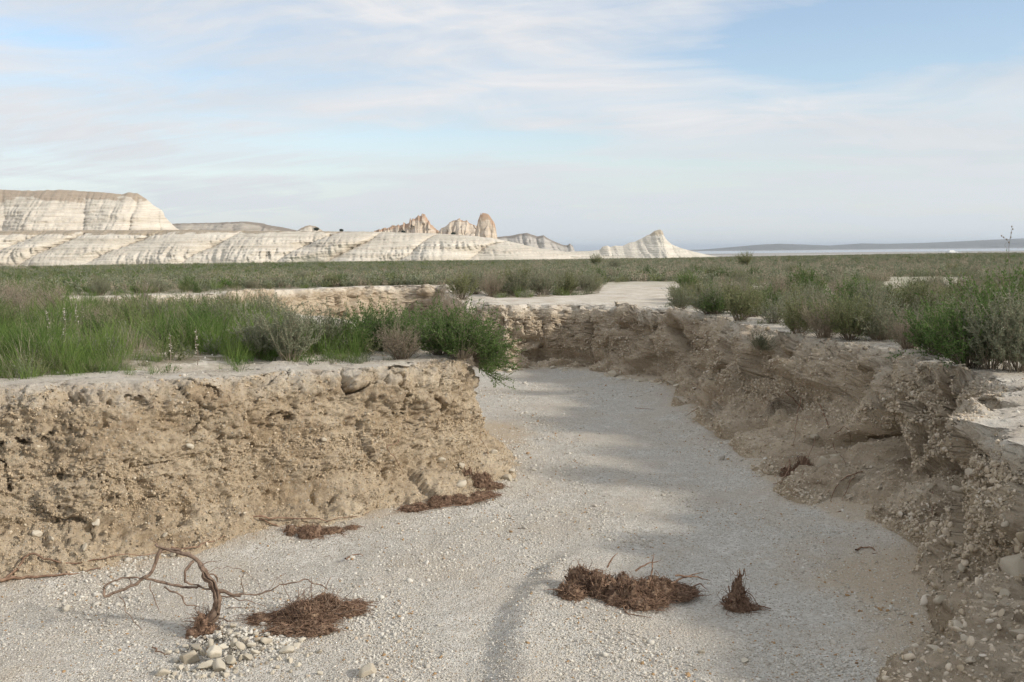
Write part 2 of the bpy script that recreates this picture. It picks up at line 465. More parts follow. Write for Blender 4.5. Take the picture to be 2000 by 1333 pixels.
def signed(P):
    """distance to the foot of the banks: negative in the wash, positive on the plain"""
    P = np.asarray(P, float)[:, :2]; out = np.full(len(P), 50.0)
    m = (np.abs(P[:, 0]) < 36) & (P[:, 1] > -10) & (P[:, 1] < 36)
    Q = P[m]
    if len(Q) == 0: return out
    d = np.minimum(seg_dist(Q, LC[:-1], LC[1:]), seg_dist(Q, RC[:-1], RC[1:]))
    inside = np.zeros(len(Q), bool); A = POLY; B = np.roll(POLY, -1, 0)
    for a, b in zip(A, B):
        c = ((a[1] > Q[:, 1]) != (b[1] > Q[:, 1]))
        with np.errstate(divide='ignore', invalid='ignore'):
            xi = (b[0] - a[0]) * (Q[:, 1] - a[1]) / (b[1] - a[1] + 1e-12) + a[0]
        inside ^= c & (Q[:, 0] < xi)
    out[m] = np.where(inside, -d, d); return out


def extra(P):
    """how much wider than usual the slope of the right-hand bank is"""
    P = np.asarray(P, float); e = np.interp(P[:, 1], [3.2, 3.9, 4.35, 4.8, 5.3, 5.8, 6.3, 7.0, 7.8, 8.6, 9.4, 10.8, 12, 13.5], [.8, .6, .05, -.12, -.10, .20, .62, .68, .62, .38, .30, .18, .10, 0])
    return e * sstep(0.9, 1.5, P[:, 0])


def top_z(P):
    """height of the plain"""
    P = np.asarray(P, float); x, y = P[:, 0], P[:, 1]; r = np.hypot(x, y)
    q = np.stack([x, y, np.zeros_like(x)], 1)
    az = x / np.maximum(np.abs(y), 1.0)
    slope = 0.0088 - 0.0030 * sstep(0.05, 0.5, az) + 0.0006 * sstep(0, -0.5, az)
    z = 0.92 + (0.03 + 0.04 * sstep(9, 6, y)) * fbm(q * 0.25, 2, 5) * sstep(40, 12, r) + 0.03 * fbm(q * 1.2, 3, 9) * sstep(60, 20, r)
    z = z + 0.085 * sstep(0.0, -3.0, x) * sstep(12, 6, y) - 0.07 * sstep(1.0, 2.0, x) * sstep(6.4, 4.4, y)
    far = z - slope * np.clip(r - 20, 0, None) + 0.35 * fbm(q * 0.02, 3, 21) * sstep(60, 160, r)
    low = -22.4
    k = sstep(1200, 2600, r) * sstep(0.10, 0.24, az) + sstep(2500, 4000, r) * (1 - sstep(0.10, 0.24, az))
    far = far * (1 - k) + low * k
    return far


bar = np.array([on_z(x, y)[:2] for x, y in [(1120, 1075), (1050, 1125), (1005, 1185), (985, 1250), (975, 1340)]])


def bed_z(P):
    P = np.asarray(P, float); x, y = P[:, 0], P[:, 1]; q = np.stack([x, y, np.zeros_like(x)], 1)
    z = 0.035 * fbm(q * 0.8, 3, 3) + 0.012 * fbm(q * 3.2, 3, 4) + 0.006 * fbm(q * 9, 2, 6)
    # gravel bar with a steep left flank
    xb = np.interp(y, bar[::-1, 1], bar[::-1, 0]) + 0.03 * vnoise(q * 3, 8)
    dx = x - xb
    z = z + 0.050 * sstep(-0.09, 0.10, dx) * np.exp(-np.clip(dx - 0.1, 0, None) / 0.30) * sstep(5.7, 5.0, y) * sstep(3.2, 3.9, y) - 0.012 * np.exp(-((dx + 0.12) / 0.10) ** 2) * sstep(5.7, 5.0, y)
    return z


def polar(ths, rs):
    T, Q = np.meshgrid(ths, rs, indexing='ij')
    return np.stack([(Q * np.sin(T)).ravel(), (Q * np.cos(T)).ravel()], 1)


def cut_mesh(name, V, F, keep, mats, attrs=None):
    fk = keep[F].all(1); F = F[fk]; used = np.zeros(len(V), bool); used[F.ravel()] = True
    idx = np.cumsum(used) - 1
    return mk_mesh(name, V[used], idx[F], mats, attrs={k: v[used] for k, v in (attrs or {}).items()})


def plain_px(px, py):
    z = 0.93; p = on_z(px, py, z)
    for _ in range(6): z = float(top_z(p[None, :2])[0]); p = on_z(px, py, z)
    return p


# white ledge and other bare places (plan polygons)
def inpoly(P, poly):
    ins = np.zeros(len(P), bool)
    for a, b in zip(poly, np.roll(poly, -1, 0)):
        c = (a[1] > P[:, 1]) != (b[1] > P[:, 1]); ins ^= c & (P[:, 0] < (b[0] - a[0]) * (P[:, 1] - a[1]) / (b[1] - a[1] + 1e-12) + a[0])
    return ins


def pxpoly(l): return np.array([plain_px(x, y)[:2] for x, y in l])


BARE = [pxpoly([(870, 625), (895, 584), (1010, 582), (1170, 573), (1185, 552), (1320, 550), (1350, 575), (1330, 580), (1300, 600), (1330, 640), (1100, 640)]),
        pxpoly([(1880, 720), (2000, 715), (2300, 760), (2300, 1400), (1800, 1400), (1850, 800)]),
        pxpoly([(550, 570), (890, 560), (900, 585), (540, 620)]), pxpoly([(1730, 541), (1900, 541), (1915, 562), (1720, 562)]), pxpoly([(1480, 622), (1510, 600), (1560, 606), (1530, 640)]), pxpoly([(980, 553), (1160, 550), (1160, 556), (980, 559)]),
        pxpoly([(0, 628), (60, 625), (50, 640), (0, 642)])]


def bare(P):
    m = np.zeros(len(P), bool)
    for b in BARE: m |= inpoly(P, b)
    return m


# the plain, one sheet out to the horizon
ths = np.concatenate([np.linspace(R(-180), R(-36), 40, endpoint=False), np.linspace(R(-36), R(36), 900), np.linspace(R(36), R(180), 41)[1:]])
rs = np.concatenate([np.linspace(0.5, 4, 20, endpoint=False), np.geomspace(4, 34, 520, endpoint=False), np.geomspace(34, 45000, 300)])
P = polar(ths, rs); sd = signed(P) - extra(P); z = top_z(P)
z = z - 0.05 * sstep(1.2, 0.5, sd)
lit_ = sstep(0.7, 1.3, sd) * np.where(bare(P), 0.12, 1.0)
V = np.column_stack([P, z]); keep = sd > 0.55
ground = cut_mesh('ground', V, grid_faces(len(ths), len(rs)), keep, M_GROUND, {'litter': lit_})
tag(ground, kind='structure')

# the bed of the wash
ths = np.concatenate([np.linspace(R(-175), R(-34), 60, endpoint=False), np.linspace(R(-34), R(34), 800), np.linspace(R(34), R(175), 61)[1:]])
rs = np.concatenate([np.linspace(0.0, 3.2, 20, endpoint=False), np.geomspace(3.2, 34, 700)])
P = polar(ths, rs); sd = signed(P)
# fan of brown silt below the right-hand bank and a patch by the left corner
pp = np.array([on_z(x, y)[:2] for x, y in [(1690, 1120), (980, 845), (1560, 1010), (1740, 1230)]])
q3 = np.column_stack([P, np.zeros(len(P))])
silt = 0.9 * np.exp(-(((P[:, 0] - pp[0, 0]) / 0.42) ** 2 + ((P[:, 1] - pp[0, 1]) / 0.55) ** 2)) + 1.2 * np.exp(-(((P[:, 0] - pp[1, 0]) / 0.35) ** 2 + ((P[:, 1] - pp[1, 1]) / 0.7) ** 2) * 1.3)
flow = fbm(np.column_stack([P[:, 0] * 2.6 + .5 * P[:, 1], P[:, 1] * .55, 0 * P[:, 0]]), 4, 48)
silt = silt + .45 * sstep(.18, .5, flow) * sstep(14, 7, P[:, 1])
silt = .85 * sstep(0.15, 0.95, silt + 0.55 * fbm(q3 * 2.6, 6, 44, .6) + 0.7 * sstep(-0.35, 0.05, sd))
bz = bed_z(P); V = np.column_stack([P, bz + 0.05 * sstep(-0.5, 0.1, sd)])
bed = cut_mesh('stream_bed', V, grid_faces(len(ths), len(rs)), sd < 0.35, M_GRAVEL, {'silt': silt})
tag(bed, kind='structure')


# ------------------------------------------------------------------ the earth banks: ribbons along the foot line
def ribbon(name, curve_pts, side, mat, seed, rows=230, carve=(), lean_f=None, cracks=(), big=.13, amp=1.0, blk=.5):
    base = catmull(curve_pts, 0.05)
    # resample with a step that follows the distance from the camera
    seg = np.linalg.norm(np.diff(base, axis=0), axis=1); S = np.concatenate([[0], np.cumsum(seg)])
    s, ss = 0.0, []
    while s < S[-1]:
        ss.append(s); x = np.interp(s, S, base[:, 0]); y = np.interp(s, S, base[:, 1])
        d = math.hypot(x, y); st = max(0.009, 0.0016 * d)
        if y < 2.5 or abs(x) > y * 0.62 + 1: st = 0.06
        s += st
    ss = np.array(ss); c = np.column_stack([np.interp(ss, S, base[:, 0]), np.interp(ss, S, base[:, 1])])
    # outward normal from a smoothed tangent
    k = 0.22
    a = np.column_stack([np.interp(ss + k, S, base[:, 0]), np.interp(ss + k, S, base[:, 1])]); b = np.column_stack([np.interp(ss - k, S, base[:, 0]), np.interp(ss - k, S, base[:, 1])])
    t = a - b; t /= np.linalg.norm(t, axis=1)[:, None] + 1e-9
    nrm = np.column_stack([-t[:, 1], t[:, 0]]) * side
    n = len(ss); z0 = np.zeros(n)
    q = np.column_stack([c, z0])
    lean = 0.30 + 0.10 * vnoise(q * 0.9, seed) + 0.05 * vnoise(q * 2.3, seed + 1)
    if lean_f is not None: lean = lean + lean_f(c)
    und = 0.10 * vnoise(q * 1.1 + 9, seed + 2)
    foot_h = 0.14 + 0.10 * vnoise(q * 1.4 + 4, seed + 3)
    rnd = 0.5 + 0.5 * np.clip(1.6 * vnoise(q * 1.1 + 30, seed + 7), -1, 1)
    H = top_z(c + nrm * 0.4) + 0.015 * vnoise(q * 4, seed + 5)
    bz_ = bed_z(c)
    # profile control points (offset outwards, height)
    ctl_t = np.array([0, 0.10, 0.20, 0.30, 0.50, 0.68, 0.735, 0.77, 0.85, 1.0])
    off = np.column_stack([z0 - 0.50, z0 - 0.13, z0 + 0.0, 0.12 + 0.2 * lean, 0.5 * lean + 0.06 + und, lean - 0.03 - .03 * rnd, lean + 0.015, lean + 0.06 + .06 * rnd, lean + 0.24, lean + 0.95])
    zz = np.column_stack([bz_ - 0.10, bz_ + 0.0, bz_ + 0.07, bz_ + 0.10 + foot_h, 0.55 * H, H - 0.08 - .10 * rnd, H - 0.02 - .05 * rnd, H - .02 * rnd, H + 0.0, H - 0.07])
    ex = np.clip(lean - .32, 0, 1)
    off[:, 3] += .50 * ex; zz[:, 3] += .16 * ex; off[:, 4] += .40 * ex; off[:, 5] -= .02 * ex; zz[:, 4] -= .06 * ex
    tt = np.linspace(0, 1, rows)
    # more rows on the face than on the top
    tt = np.interp(tt, [0, 0.08, 0.84, 1.0], [0, 0.13, 0.80, 1.0])
    O = np.empty((n, rows)); Z = np.empty((n, rows))
    for j, tv in enumerate(tt):
        i = min(np.searchsorted(ctl_t, tv, side='right') - 1, len(ctl_t) - 2); f = (tv - ctl_t[i]) / (ctl_t[i + 1] - ctl_t[i])
        f = 0.65 * f + 0.35 * (f * f * (3 - 2 * f))
        O[:, j] = off[:, i] * (1 - f) + off[:, i + 1] * f; Z[:, j] = zz[:, i] * (1 - f) + zz[:, i + 1] * f
    X = c[:, 0][:, None] + nrm[:, 0][:, None] * O; Y = c[:, 1][:, None] + nrm[:, 1][:, None] * O
    p = np.stack([X, Y, Z], -1).reshape(-1, 3); T = np.broadcast_to(tt, (n, rows)).reshape(-1)
    N = np.repeat(nrm, rows, 0)
    face = sstep(0.09, 0.19, T) * sstep(0.86, 0.74, T); topm = sstep(0.72, 0.80, T); lowm = sstep(0.24, 0.12, T)
    ps = p * np.array((1, 1, 1.3))
    # lumps, buttresses, ledges, clods
    d = big * fbm(p * np.array((1.3, 1.3, 0.6)), 3, seed + 10) + 0.045 * ridged(p * np.array((2.2, 2.2, 1.6)), 3, seed + 20) - 0.02
    d += amp * 0.050 * fbm(ps * 5.5, 4, seed + 30, 0.62) + amp * 0.010 * fbm(p * 15, 2, seed + 40, 0.68)
    pit = fbm(p * 9, 3, seed + 45, 0.6); d -= 0.06 * sstep(0.38, 0.62, pit)
    w1, id1 = worley(p * np.array((7, 7, 10)) + 0.5 * np.column_stack([vnoise(p * 5, 1), vnoise(p * 5, 2), vnoise(p * 5, 3)]), seed)
    d += amp * 0.046 * (id1 - 0.5) * sstep(0.75, 0.35, w1)
    w0, id0 = worley(p * np.array((2.6, 2.6, 3.2)) + 0.45 * np.column_stack([vnoise(p * 3, 11), vnoise(p * 3, 12), vnoise(p * 3, 13)]), seed + 9)
    d += blk * (0.16 * (id0 - 0.5) * sstep(0.80, 0.50, w0) - 0.05 * sstep(0.55, 0.80, w0))
    # vertical cracks
    cr = np.abs(vnoise(p * np.array((3.3, 3.3, 0.75)) + 0.30 * np.column_stack([vnoise(p * 5, 4), vnoise(p * 5, 14), 0 * T]) + .12 * vnoise(p * 17, 24)[:, None], seed + 60))
    crm = sstep(0.032, 0.0, cr) * sstep(0.1, 0.4, vnoise(p * 0.9 + 3, seed + 61) + 0.35)
    d -= 0.11 * crm * sstep(0.35, 0.6, T)
    hl = np.abs(vnoise(p * np.array((1.6, 1.6, 6.0)) + 0.4 * vnoise(p * 3, 6)[:, None], seed + 62))
    d -= 0.035 * sstep(0.05, 0.0, hl) * sstep(0.15, 0.5, vnoise(p * 1.3, seed + 63))
    _f3 = np.array(_f); _d3 = p - np.array((0, 0, CAM_H)); _zc = _d3 @ _f3; _zc = np.where(_zc < .5, 1e-3, _zc)
    _uu = 1000 + FOC * (_d3 @ np.array(RR)) / _zc; _vv = 666.5 - FOC * (_d3 @ np.array(UU)) / _zc
    dc = np.zeros(len(p))
    for cv in carve:
        if len(cv) == 5:            # a hollow centred on the point of the face seen there
            e2 = np.where((T > .15) & (T < .76) & (_zc > 3), np.hypot(_uu - cv[0], _vv - cv[1]), 1e9); c0 = p[e2.argmin()]; cv = (*c0, *cv[2:])
        cx, cy, cz, rx, rz, dep = cv
        g = np.exp(-(((p[:, 0] - cx) ** 2 + (p[:, 1] - cy) ** 2) / rx ** 2 + ((p[:, 2] - cz) / rz) ** 2) ** 1.5)
        if dep > .3: dc += dep * g
        else: d -= dep * g
    ok_ = (T > .15) & (T < .84) & (_zc > 3); p0_ = p.copy()
    def face_px(x_, y_): return p0_[np.where(ok_, np.hypot(_uu - x_, _vv - y_), 1e9).argmin()]
    for (xa, ya, xb, yb, wdt, dep) in cracks:       # explicit fissures: polylines on the face
        A = face_px(xa, ya); B = face_px(xb, yb); ab = B - A
        tcl = np.clip(((p - A) @ ab) / (ab @ ab + 1e-9), 0, 1); near = A + tcl[:, None] * ab
        jit = 0.05 * np.column_stack([vnoise(p * 9, 71), vnoise(p * 9, 72), vnoise(p * 9, 73)]) + 0.015 * vnoise(p * 40, 74)[:, None]
        dd = np.linalg.norm(p + jit - near, axis=1); d -= dep * sstep(wdt, wdt * 0.15, dd)
    # positive d pushes the surface into the wash
    dO = np.gradient(O, axis=1); dZ = np.gradient(Z, axis=1); ln = np.sqrt(dO ** 2 + dZ ** 2) + 1e-9
    kk = 31; ker = np.ones(kk) / kk
    nh = np.apply_along_axis(lambda a: np.convolve(np.pad(a, kk // 2, mode='edge'), ker, 'valid'), 1, dZ / ln).reshape(-1); nz = np.apply_along_axis(lambda a: np.convolve(np.pad(a, kk // 2, mode='edge'), ker, 'valid'), 1, dO / ln).reshape(-1)
    nh = np.clip(nh, .45, 1); nz = np.clip(nz, -.05, .6) * (1 - topm)
    p[:, :2] -= N * (d * face * nh)[:, None]; p[:, 2] += d * face * nz
    p[:, :2] += N * (dc * sstep(.10, .24, T) * sstep(.80, .66, T))[:, None]
    # fine relief is laid on the displaced surface so that it does not smear
    w2, id2 = worley(p * np.array((22, 22, 26)), seed + 5); w3, id3 = worley(p * np.array((55, 55, 60)), seed + 6)
    df = amp * 0.034 * fbm(p * 13, 4, seed + 140, 0.68) + 0.014 * fbm(p * 52, 3, seed + 141, 0.7) + 0.026 * (id2 - 0.35) * sstep(0.6, 0.3, w2) + 0.014 * sstep(.7, .2, w3) * (.4 + id3)
    p[:, :2] -= N * (df * face * nh)[:, None]; p[:, 2] += df * face * nz
    rimn = 0.17 * fbm(np.column_stack([p[:, :2] * 2.4, z0.repeat(rows)]), 5, seed + 80, .6)
    wr, idr = worley(np.column_stack([p[:, :2] * 6 + .4 * vnoise(p * 6, 33)[:, None], 0 * T]), seed + 81); rimn = rimn + .07 * (idr - .5)
    p[:, :2] -= N * (rimn * sstep(0.60, 0.76, T) * sstep(0.99, 0.85, T))[:, None]
    p[:, 2] += face * 0.02 * fbm(ps * 6, 3, seed + 90) - topm * 0.04 * crm * sstep(0.95, 0.8, T)
    p[:, 2] += topm * sstep(1.0, 0.93, T) * (0.012 * fbm(p * 5, 4, seed + 95, 0.6) + 0.006 * fbm(p * 20, 3, seed + 96))
    p[:, 2] += lowm * (0.02 * fbm(p * 4, 3, seed + 97) + 0.010 * fbm(p * 18, 3, seed + 98)) * sstep(0.02, 0.12, T)
    tm = sstep(0.745, 0.83, T); tz = top_z(p[:, :2]) + 0.012 * fbm(p * 5, 4, seed + 95, 0.6) + 0.005 * fbm(p * 20, 3, seed + 96) - 0.03 * crm * sstep(0.95, 0.8, T) - 0.10 * sstep(0.90, 1.0, T)
    p[:, 2] = p[:, 2] * (1 - tm) + tz * tm
    crust = topm * 0.9 + 0.52 * sstep(0.46, 0.74, T) * (1 - topm)
    crust = crust + 0.15 * vnoise(p * 2.5, seed + 99) * sstep(0.4, 0.7, T)
    o = mk_mesh(name, p, grid_faces(n, rows), mat, attrs={'crust': crust})
    return o, p.reshape(n, rows, 3), nrm, tt


def px_on_wall(px, py, Y): return tuple(at_depth(px, py, Y))


lb_start = LEFT_PX
left_ob, LP, LN, LT = ribbon('earth_bank', left_pts, 1, M_BANK_L, 100,
    cracks=[(715, 705, 705, 745, .022, .10), (705, 745, 728, 775, .018, .08), (768, 705, 786, 780, .035, .09), (786, 780, 790, 835, .025, .11), (500, 822, 575, 820, .022, .09), (0, 868, 145, 845, .02, .09),
            (575, 820, 560, 850, .02, .07), (430, 960, 520, 985, .015, .06), (600, 940, 640, 1000, .03, .07), (860, 740, 850, 830, .02, .07)], lean_f=lambda c: .16 * np.exp(-((c[:, 0] - .0) ** 2 + (c[:, 1] - 8.6) ** 2) / .5),
    carve=[(800, 800, 0.12, 0.12, 0.08), (645, 975, .12, .06, .09), (230, 1030, .15, .05, .07), (350, 1000, .08, .06, .06), (880, 820, .1, .1, .07)])
tag(left_ob, kind='structure')
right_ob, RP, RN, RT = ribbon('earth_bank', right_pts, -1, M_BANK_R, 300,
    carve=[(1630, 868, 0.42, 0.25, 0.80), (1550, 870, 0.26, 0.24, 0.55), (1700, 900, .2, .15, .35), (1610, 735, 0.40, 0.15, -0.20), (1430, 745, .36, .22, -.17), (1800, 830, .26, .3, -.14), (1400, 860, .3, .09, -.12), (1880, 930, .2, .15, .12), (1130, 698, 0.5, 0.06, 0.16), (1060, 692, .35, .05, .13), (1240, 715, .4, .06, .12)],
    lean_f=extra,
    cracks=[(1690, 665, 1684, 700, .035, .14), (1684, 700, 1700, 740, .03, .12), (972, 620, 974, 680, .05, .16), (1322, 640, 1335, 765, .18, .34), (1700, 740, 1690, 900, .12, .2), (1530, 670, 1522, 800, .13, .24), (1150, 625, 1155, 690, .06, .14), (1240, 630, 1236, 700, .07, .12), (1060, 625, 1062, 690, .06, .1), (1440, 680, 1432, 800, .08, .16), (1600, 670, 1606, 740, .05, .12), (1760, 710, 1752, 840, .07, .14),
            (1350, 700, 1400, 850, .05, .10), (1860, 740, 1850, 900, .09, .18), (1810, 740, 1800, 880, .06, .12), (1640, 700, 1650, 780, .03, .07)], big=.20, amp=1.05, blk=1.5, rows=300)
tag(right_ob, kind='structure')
left_ob['label'] = 'ochre earth bank on the left with white crusted rim'
right_ob['label'] = 'brown shaded earth bank along the right of the wash'

# ------------------------------------------------------------------ pebbles
def ico(sub):
    import bmesh
    bm = bmesh.new(); bmesh.ops.create_icosphere(bm, subdivisions=sub, radius=1.0)
    v = np.array([x.co[:] for x in bm.verts]); f = np.array([[x.index for x in fc.verts] for fc in bm.faces]); bm.free()
    return v, f


ICO = {k: ico(k) for k in (1, 2, 3, 4)}


def pebble_templates(sub, k, seed, flat=0.6):
    v, f = ICO[sub]; out = []
    for i in range(k):
        r = np.random.default_rng(seed + i)
        w = v + 0.0
        # facets: clip against a few planes for worn angular stones
        for _ in range(9):
            nn = r.normal(size=3); nn /= np.linalg.norm(nn); h = r.uniform(0.42, 0.80); dd = w @ nn
            w = w - np.clip(dd - h, 0, None)[:, None] * nn * 1.0
        w = w * (1 + 0.06 * vnoise(w * 1.7 + i * 5, seed)[:, None])
        w = w * np.array((1, r.uniform(0.6, 0.95), r.uniform(flat * 0.7, flat * 1.1)))
        out.append(w)
    return out, f


def rotmats(n, r, tilt=0.5):
    a = r.uniform(0, 2 * np.pi, n); b = r.normal(0, tilt, n); c = r.normal(0, tilt, n)
    ca, sa, cb, sb, cc, sc = np.cos(a), np.sin(a), np.cos(b), np.sin(b), np.cos(c), np.sin(c)
    Z = np.zeros((n, 3, 3)); X = Z.copy(); Y = Z.copy()
    Z[:, 0, 0] = ca; Z[:, 0, 1] = -sa; Z[:, 1, 0] = sa; Z[:, 1, 1] = ca; Z[:, 2, 2] = 1
    X[:, 0, 0] = 1; X[:, 1, 1] = cb; X[:, 1, 2] = -sb; X[:, 2, 1] = sb; X[:, 2, 2] = cb
    Y[:, 1, 1] = 1; Y[:, 0, 0] = cc; Y[:, 0, 2] = sc; Y[:, 2, 0] = -sc; Y[:, 2, 2] = cc
    return Z @ X @ Y


def scatter(name, pos, size, mat, seed, sub=1, tilt=0.5, flat=0.6, smooth=True):
    r = np.random.default_rng(seed); T, F = pebble_templates(sub, 12, seed, flat); n = len(pos)
    M = rotmats(n, r, tilt); ti = r.integers(0, 12, n); TA = np.stack(T)[ti]
    V = np.einsum('nij,nkj->nki', M, TA) * size[:, None, None] + pos[:, None, :]
    nv = TA.shape[1]; FF = (F[None] + (np.arange(n) * nv)[:, None, None]).reshape(-1, 3)
    tone = np.repeat(r.uniform(0, 1, n), nv)
    return mk_mesh(name, V.reshape(-1, 3), FF, mat, smooth=smooth, attrs={'tone': tone})


def lognorm(n, med, sig, lo, hi, r=rng): return np.clip(np.exp(r.normal(math.log(med), sig, n)), lo, hi)


# gravel on the bed: sampled so that near ground gets most
N = 230000
th = rng.uniform(R(-29), R(29), N); rr = 3.0 * (13 / 3.0) ** (rng.uniform(0, 1, N) ** 1.25)
P = np.column_stack([rr * np.sin(th), rr * np.cos(th)]); sd = signed(P)
q3 = np.column_stack([P, np.zeros(N)]); dens = 0.5 + 0.9 * fbm(q3 * 1.6, 3, 77)
m = (sd < 0.05) & (rng.uniform(0, 1, N) < np.clip(dens + 0.35 * sstep(0.6, 0.0, P[:, 0]), 0.12, 1)); P = P[m]; sd = sd[m]
sz = lognorm(len(P), 0.0046, 0.42, 0.0024, 0.022) * (0.65 + 0.06 * np.linalg.norm(P, axis=1))
cb = fbm(np.column_stack([P[:, 0] * 1.8 + .4 * P[:, 1], P[:, 1] * .7, 0 * P[:, 0]]), 3, 49); sz = sz * np.clip(1 + 1.1 * cb, .55, 1.9); bigp = (rng.uniform(0, 1, len(P)) < .006 * (1 + 2 * np.clip(cb, 0, 1))); sz = np.where(bigp, sz * 2.2, sz)
g = scatter('gravel', np.column_stack([P, bed_z(P) + 0.05 * sstep(-0.5, 0.1, sd) + sz * 0.15]), sz, M_PEB, 11, sub=1, flat=0.55)
tag(g, 'pale chalk gravel covering the bed of the dry wash', 'gravel', kind='stuff')


def wall_points(Pg, n, t0, t1, ymax, seed, xlim=None, bias=None):
    r = np.random.default_rng(seed); nn, rows, _ = Pg.shape
    mid = Pg[:, rows // 2]; cand = np.where((mid[:, 1] > 3.0) & (mid[:, 1] < ymax + .3) & (np.abs(mid[:, 0]) < mid[:, 1] * .62 + .6))[0]; cand = cand[(cand > 1) & (cand < nn - 2)]
    i = r.choice(cand, n * 3); j = (r.uniform(t0, t1, n * 3) * rows).astype(int)
    p = Pg[i, j]; nrm = np.cross(Pg[i + 1, j] - p, Pg[i, np.minimum(j + 1, rows - 1)] - p); nrm /= np.linalg.norm(nrm, axis=1)[:, None] + 1e-9
    m = (p[:, 1] > 3.2) & (p[:, 1] < ymax) & (np.abs(p[:, 0]) < p[:, 1] * 0.56 + 0.4)
    if bias is not None: m &= r.uniform(0, 1, len(p)) < bias(p)
    p = p[m][:n]; nrm = nrm[m][:n]; nrm[nrm[:, 2] < -0.3] *= -1
    return p


p = wall_points(LP, 44000, 0.10, 0.80, 9.6, 5, bias=lambda p: np.clip(0.55 + 0.9 * fbm(p * 2.5, 2, 66), 0.15, 1) * np.where(p[:, 2] < 0.55, 1.0, 0.45))
sz = lognorm(len(p), 0.0046, 0.5, 0.0022, 0.020)
g = scatter('rubble', p, sz, M_PEB_DARK, 12, sub=1, tilt=1.2)
tag(g, 'small chips and clods embedded in the ochre bank', 'rubble', kind='stuff')
p = wall_points(RP, 90000, 0.08, 0.80, 16, 6, bias=lambda p: np.clip(0.6 + 0.9 * fbm(p * 2.5, 2, 67), 0.15, 1) * np.where(p[:, 1] > 10, 0.7, 1.0) * np.where(p[:, 2] < 0.75, 1.0, 0.6))
sz = lognorm(len(p), 0.0066, 0.5, 0.003, 0.026) * (0.7 + 0.05 * p[:, 1])
M_PEB_BR = mat_pebbles('grey_clods', (0.38, 0.31, 0.22), (0.62, 0.535, 0.42), (0.64, 0.58, 0.49))
g = scatter('rubble', p, sz, M_PEB_BR, 13, sub=1, tilt=1.2)
tag(g, 'small stones and clods embedded in the brown shaded bank', 'rubble', kind='stuff')

p = wall_points(RP, 2600, 0.12, 0.72, 5.2, 8); p = p[p[:, 2] < .7]
g = scatter('rubble', p, lognorm(len(p), 0.013, 0.4, 0.007, 0.034), M_PEB_BR, 14, sub=2, tilt=1.0)
tag(g, 'coarse cobbles and gravel bedded in the near right outcrop', 'rubble', kind='stuff')
p = wall_points(RP, 3000, 0.08, 0.46, 9.8, 9); 
g = scatter('rubble', p, lognorm(len(p), 0.012, 0.4, 0.006, 0.03), M_PEB_BR, 15, sub=2, tilt=1.0)
tag(g, 'loose stones along the lower slope of the right bank', 'rubble', kind='stuff')

# ------------------------------------------------------------------ single stones
STN = []
for k in range(14):
    T, F = pebble_templates(3, 1, 900 + k * 3, 0.7); v = T[0]
    v = v * (1 + 0.03 * fbm(v * 5, 3, k)[:, None])
    STN.append(mk_mesh('stone_shape', v, F, M_STONE, link=False).data)


def stone(loc, size, label, group=None, rz=None, k=None, tilt=0.25, sc=(1, 1, 1)):
    o = bpy.data.objects.new('stone', STN[random.randrange(14) if k is None else k]); C.objects.link(o)
    o.location = loc; o.rotation_euler = (random.gauss(0, tilt), random.gauss(0, tilt), random.uniform(0, 6.28) if rz is None else rz)
    o.scale = tuple(size * s for s in sc)
    return tag(o, label, 'stone', group)


def bed_px(px, py, up=0.0):
    p = on_z(px, py, 0.0)
    for _ in range(3): p = on_z(px, py, float(bed_z(p[None, :2])[0]) + up)
    return p


def wall_hit(Pg, px, py, ylo=3, yhi=17, err=False):
    """point of a bank surface seen at a pixel"""
    p = Pg.reshape(-1, 3); d = p - np.array((0, 0, CAM_H)); f = np.array(_f); zc = d @ f
    with np.errstate(divide='ignore', invalid='ignore'):
        u = 1000 + FOC * (d @ np.array(RR)) / zc; v = 666.5 - FOC * (d @ np.array(UU)) / zc
    m = (zc > 1) & (p[:, 1] > ylo) & (p[:, 1] < yhi); e = np.where(m, np.hypot(u - px, v - py), 1e9)
    near = e < max(4.0, e.min() * 1.2); i = np.where(near, zc, 1e9).argmin()
    return (p[i].copy(), e[i]) if err else p[i].copy()


def any_px(px, py):
    """the nearest of bed and banks seen at a pixel"""
    best = bed_px(px, py)
    for Pg in (LP, RP):
        q, e = wall_hit(Pg, px, py, 3, 17, True)
        if e < 5 and q[1] < best[1] + .02 and q[2] > bed_z(q[None, :2])[0]: best = q
    return best


# heap of stones in front of the uprooted sapling
heap = [(370, 1282, .050), (402, 1300, .034), (352, 1305, .02), (430, 1302, .040), (318, 1312, .038), (327, 1273, .020), (385, 1262, .030), (412, 1256, .030), (425, 1240, .026),
        (436, 1262, .024), (448, 1238, .026), (455, 1255, .022), (470, 1262, .024), (418, 1272, .036), (462, 1240, .020), (478, 1248, .018), (490, 1258, .020), (505, 1250, .022), (520, 1252, .026),
        (512, 1266, .016), (498, 1272, .020), (485, 1282, .022), (470, 1284, .016), (450, 1290, .026), (440, 1318, .020), (560, 1270, .030), (580, 1262, .02), (545, 1285, .018),
        (400, 1245, .016), (410, 1235, .014), (432, 1226, .016), (440, 1222, .012), (455, 1222, .014), (470, 1228, .012), (480, 1235, .012), (500, 1238, .014), (395, 1275, .018),
        (362, 1262, .014), (380, 1310, .016), (460, 1305, .014), (530, 1268, .014), (590, 1250, .018), (525, 1240, .012), (390, 1322, .014), (345, 1290, .014), (415, 1320, .012),
        (600, 1280, .012), (470, 1318, .012), (495, 1300, .012), (520, 1295, .010), (350, 1325, .010)]
hc = bed_px(440, 1262)
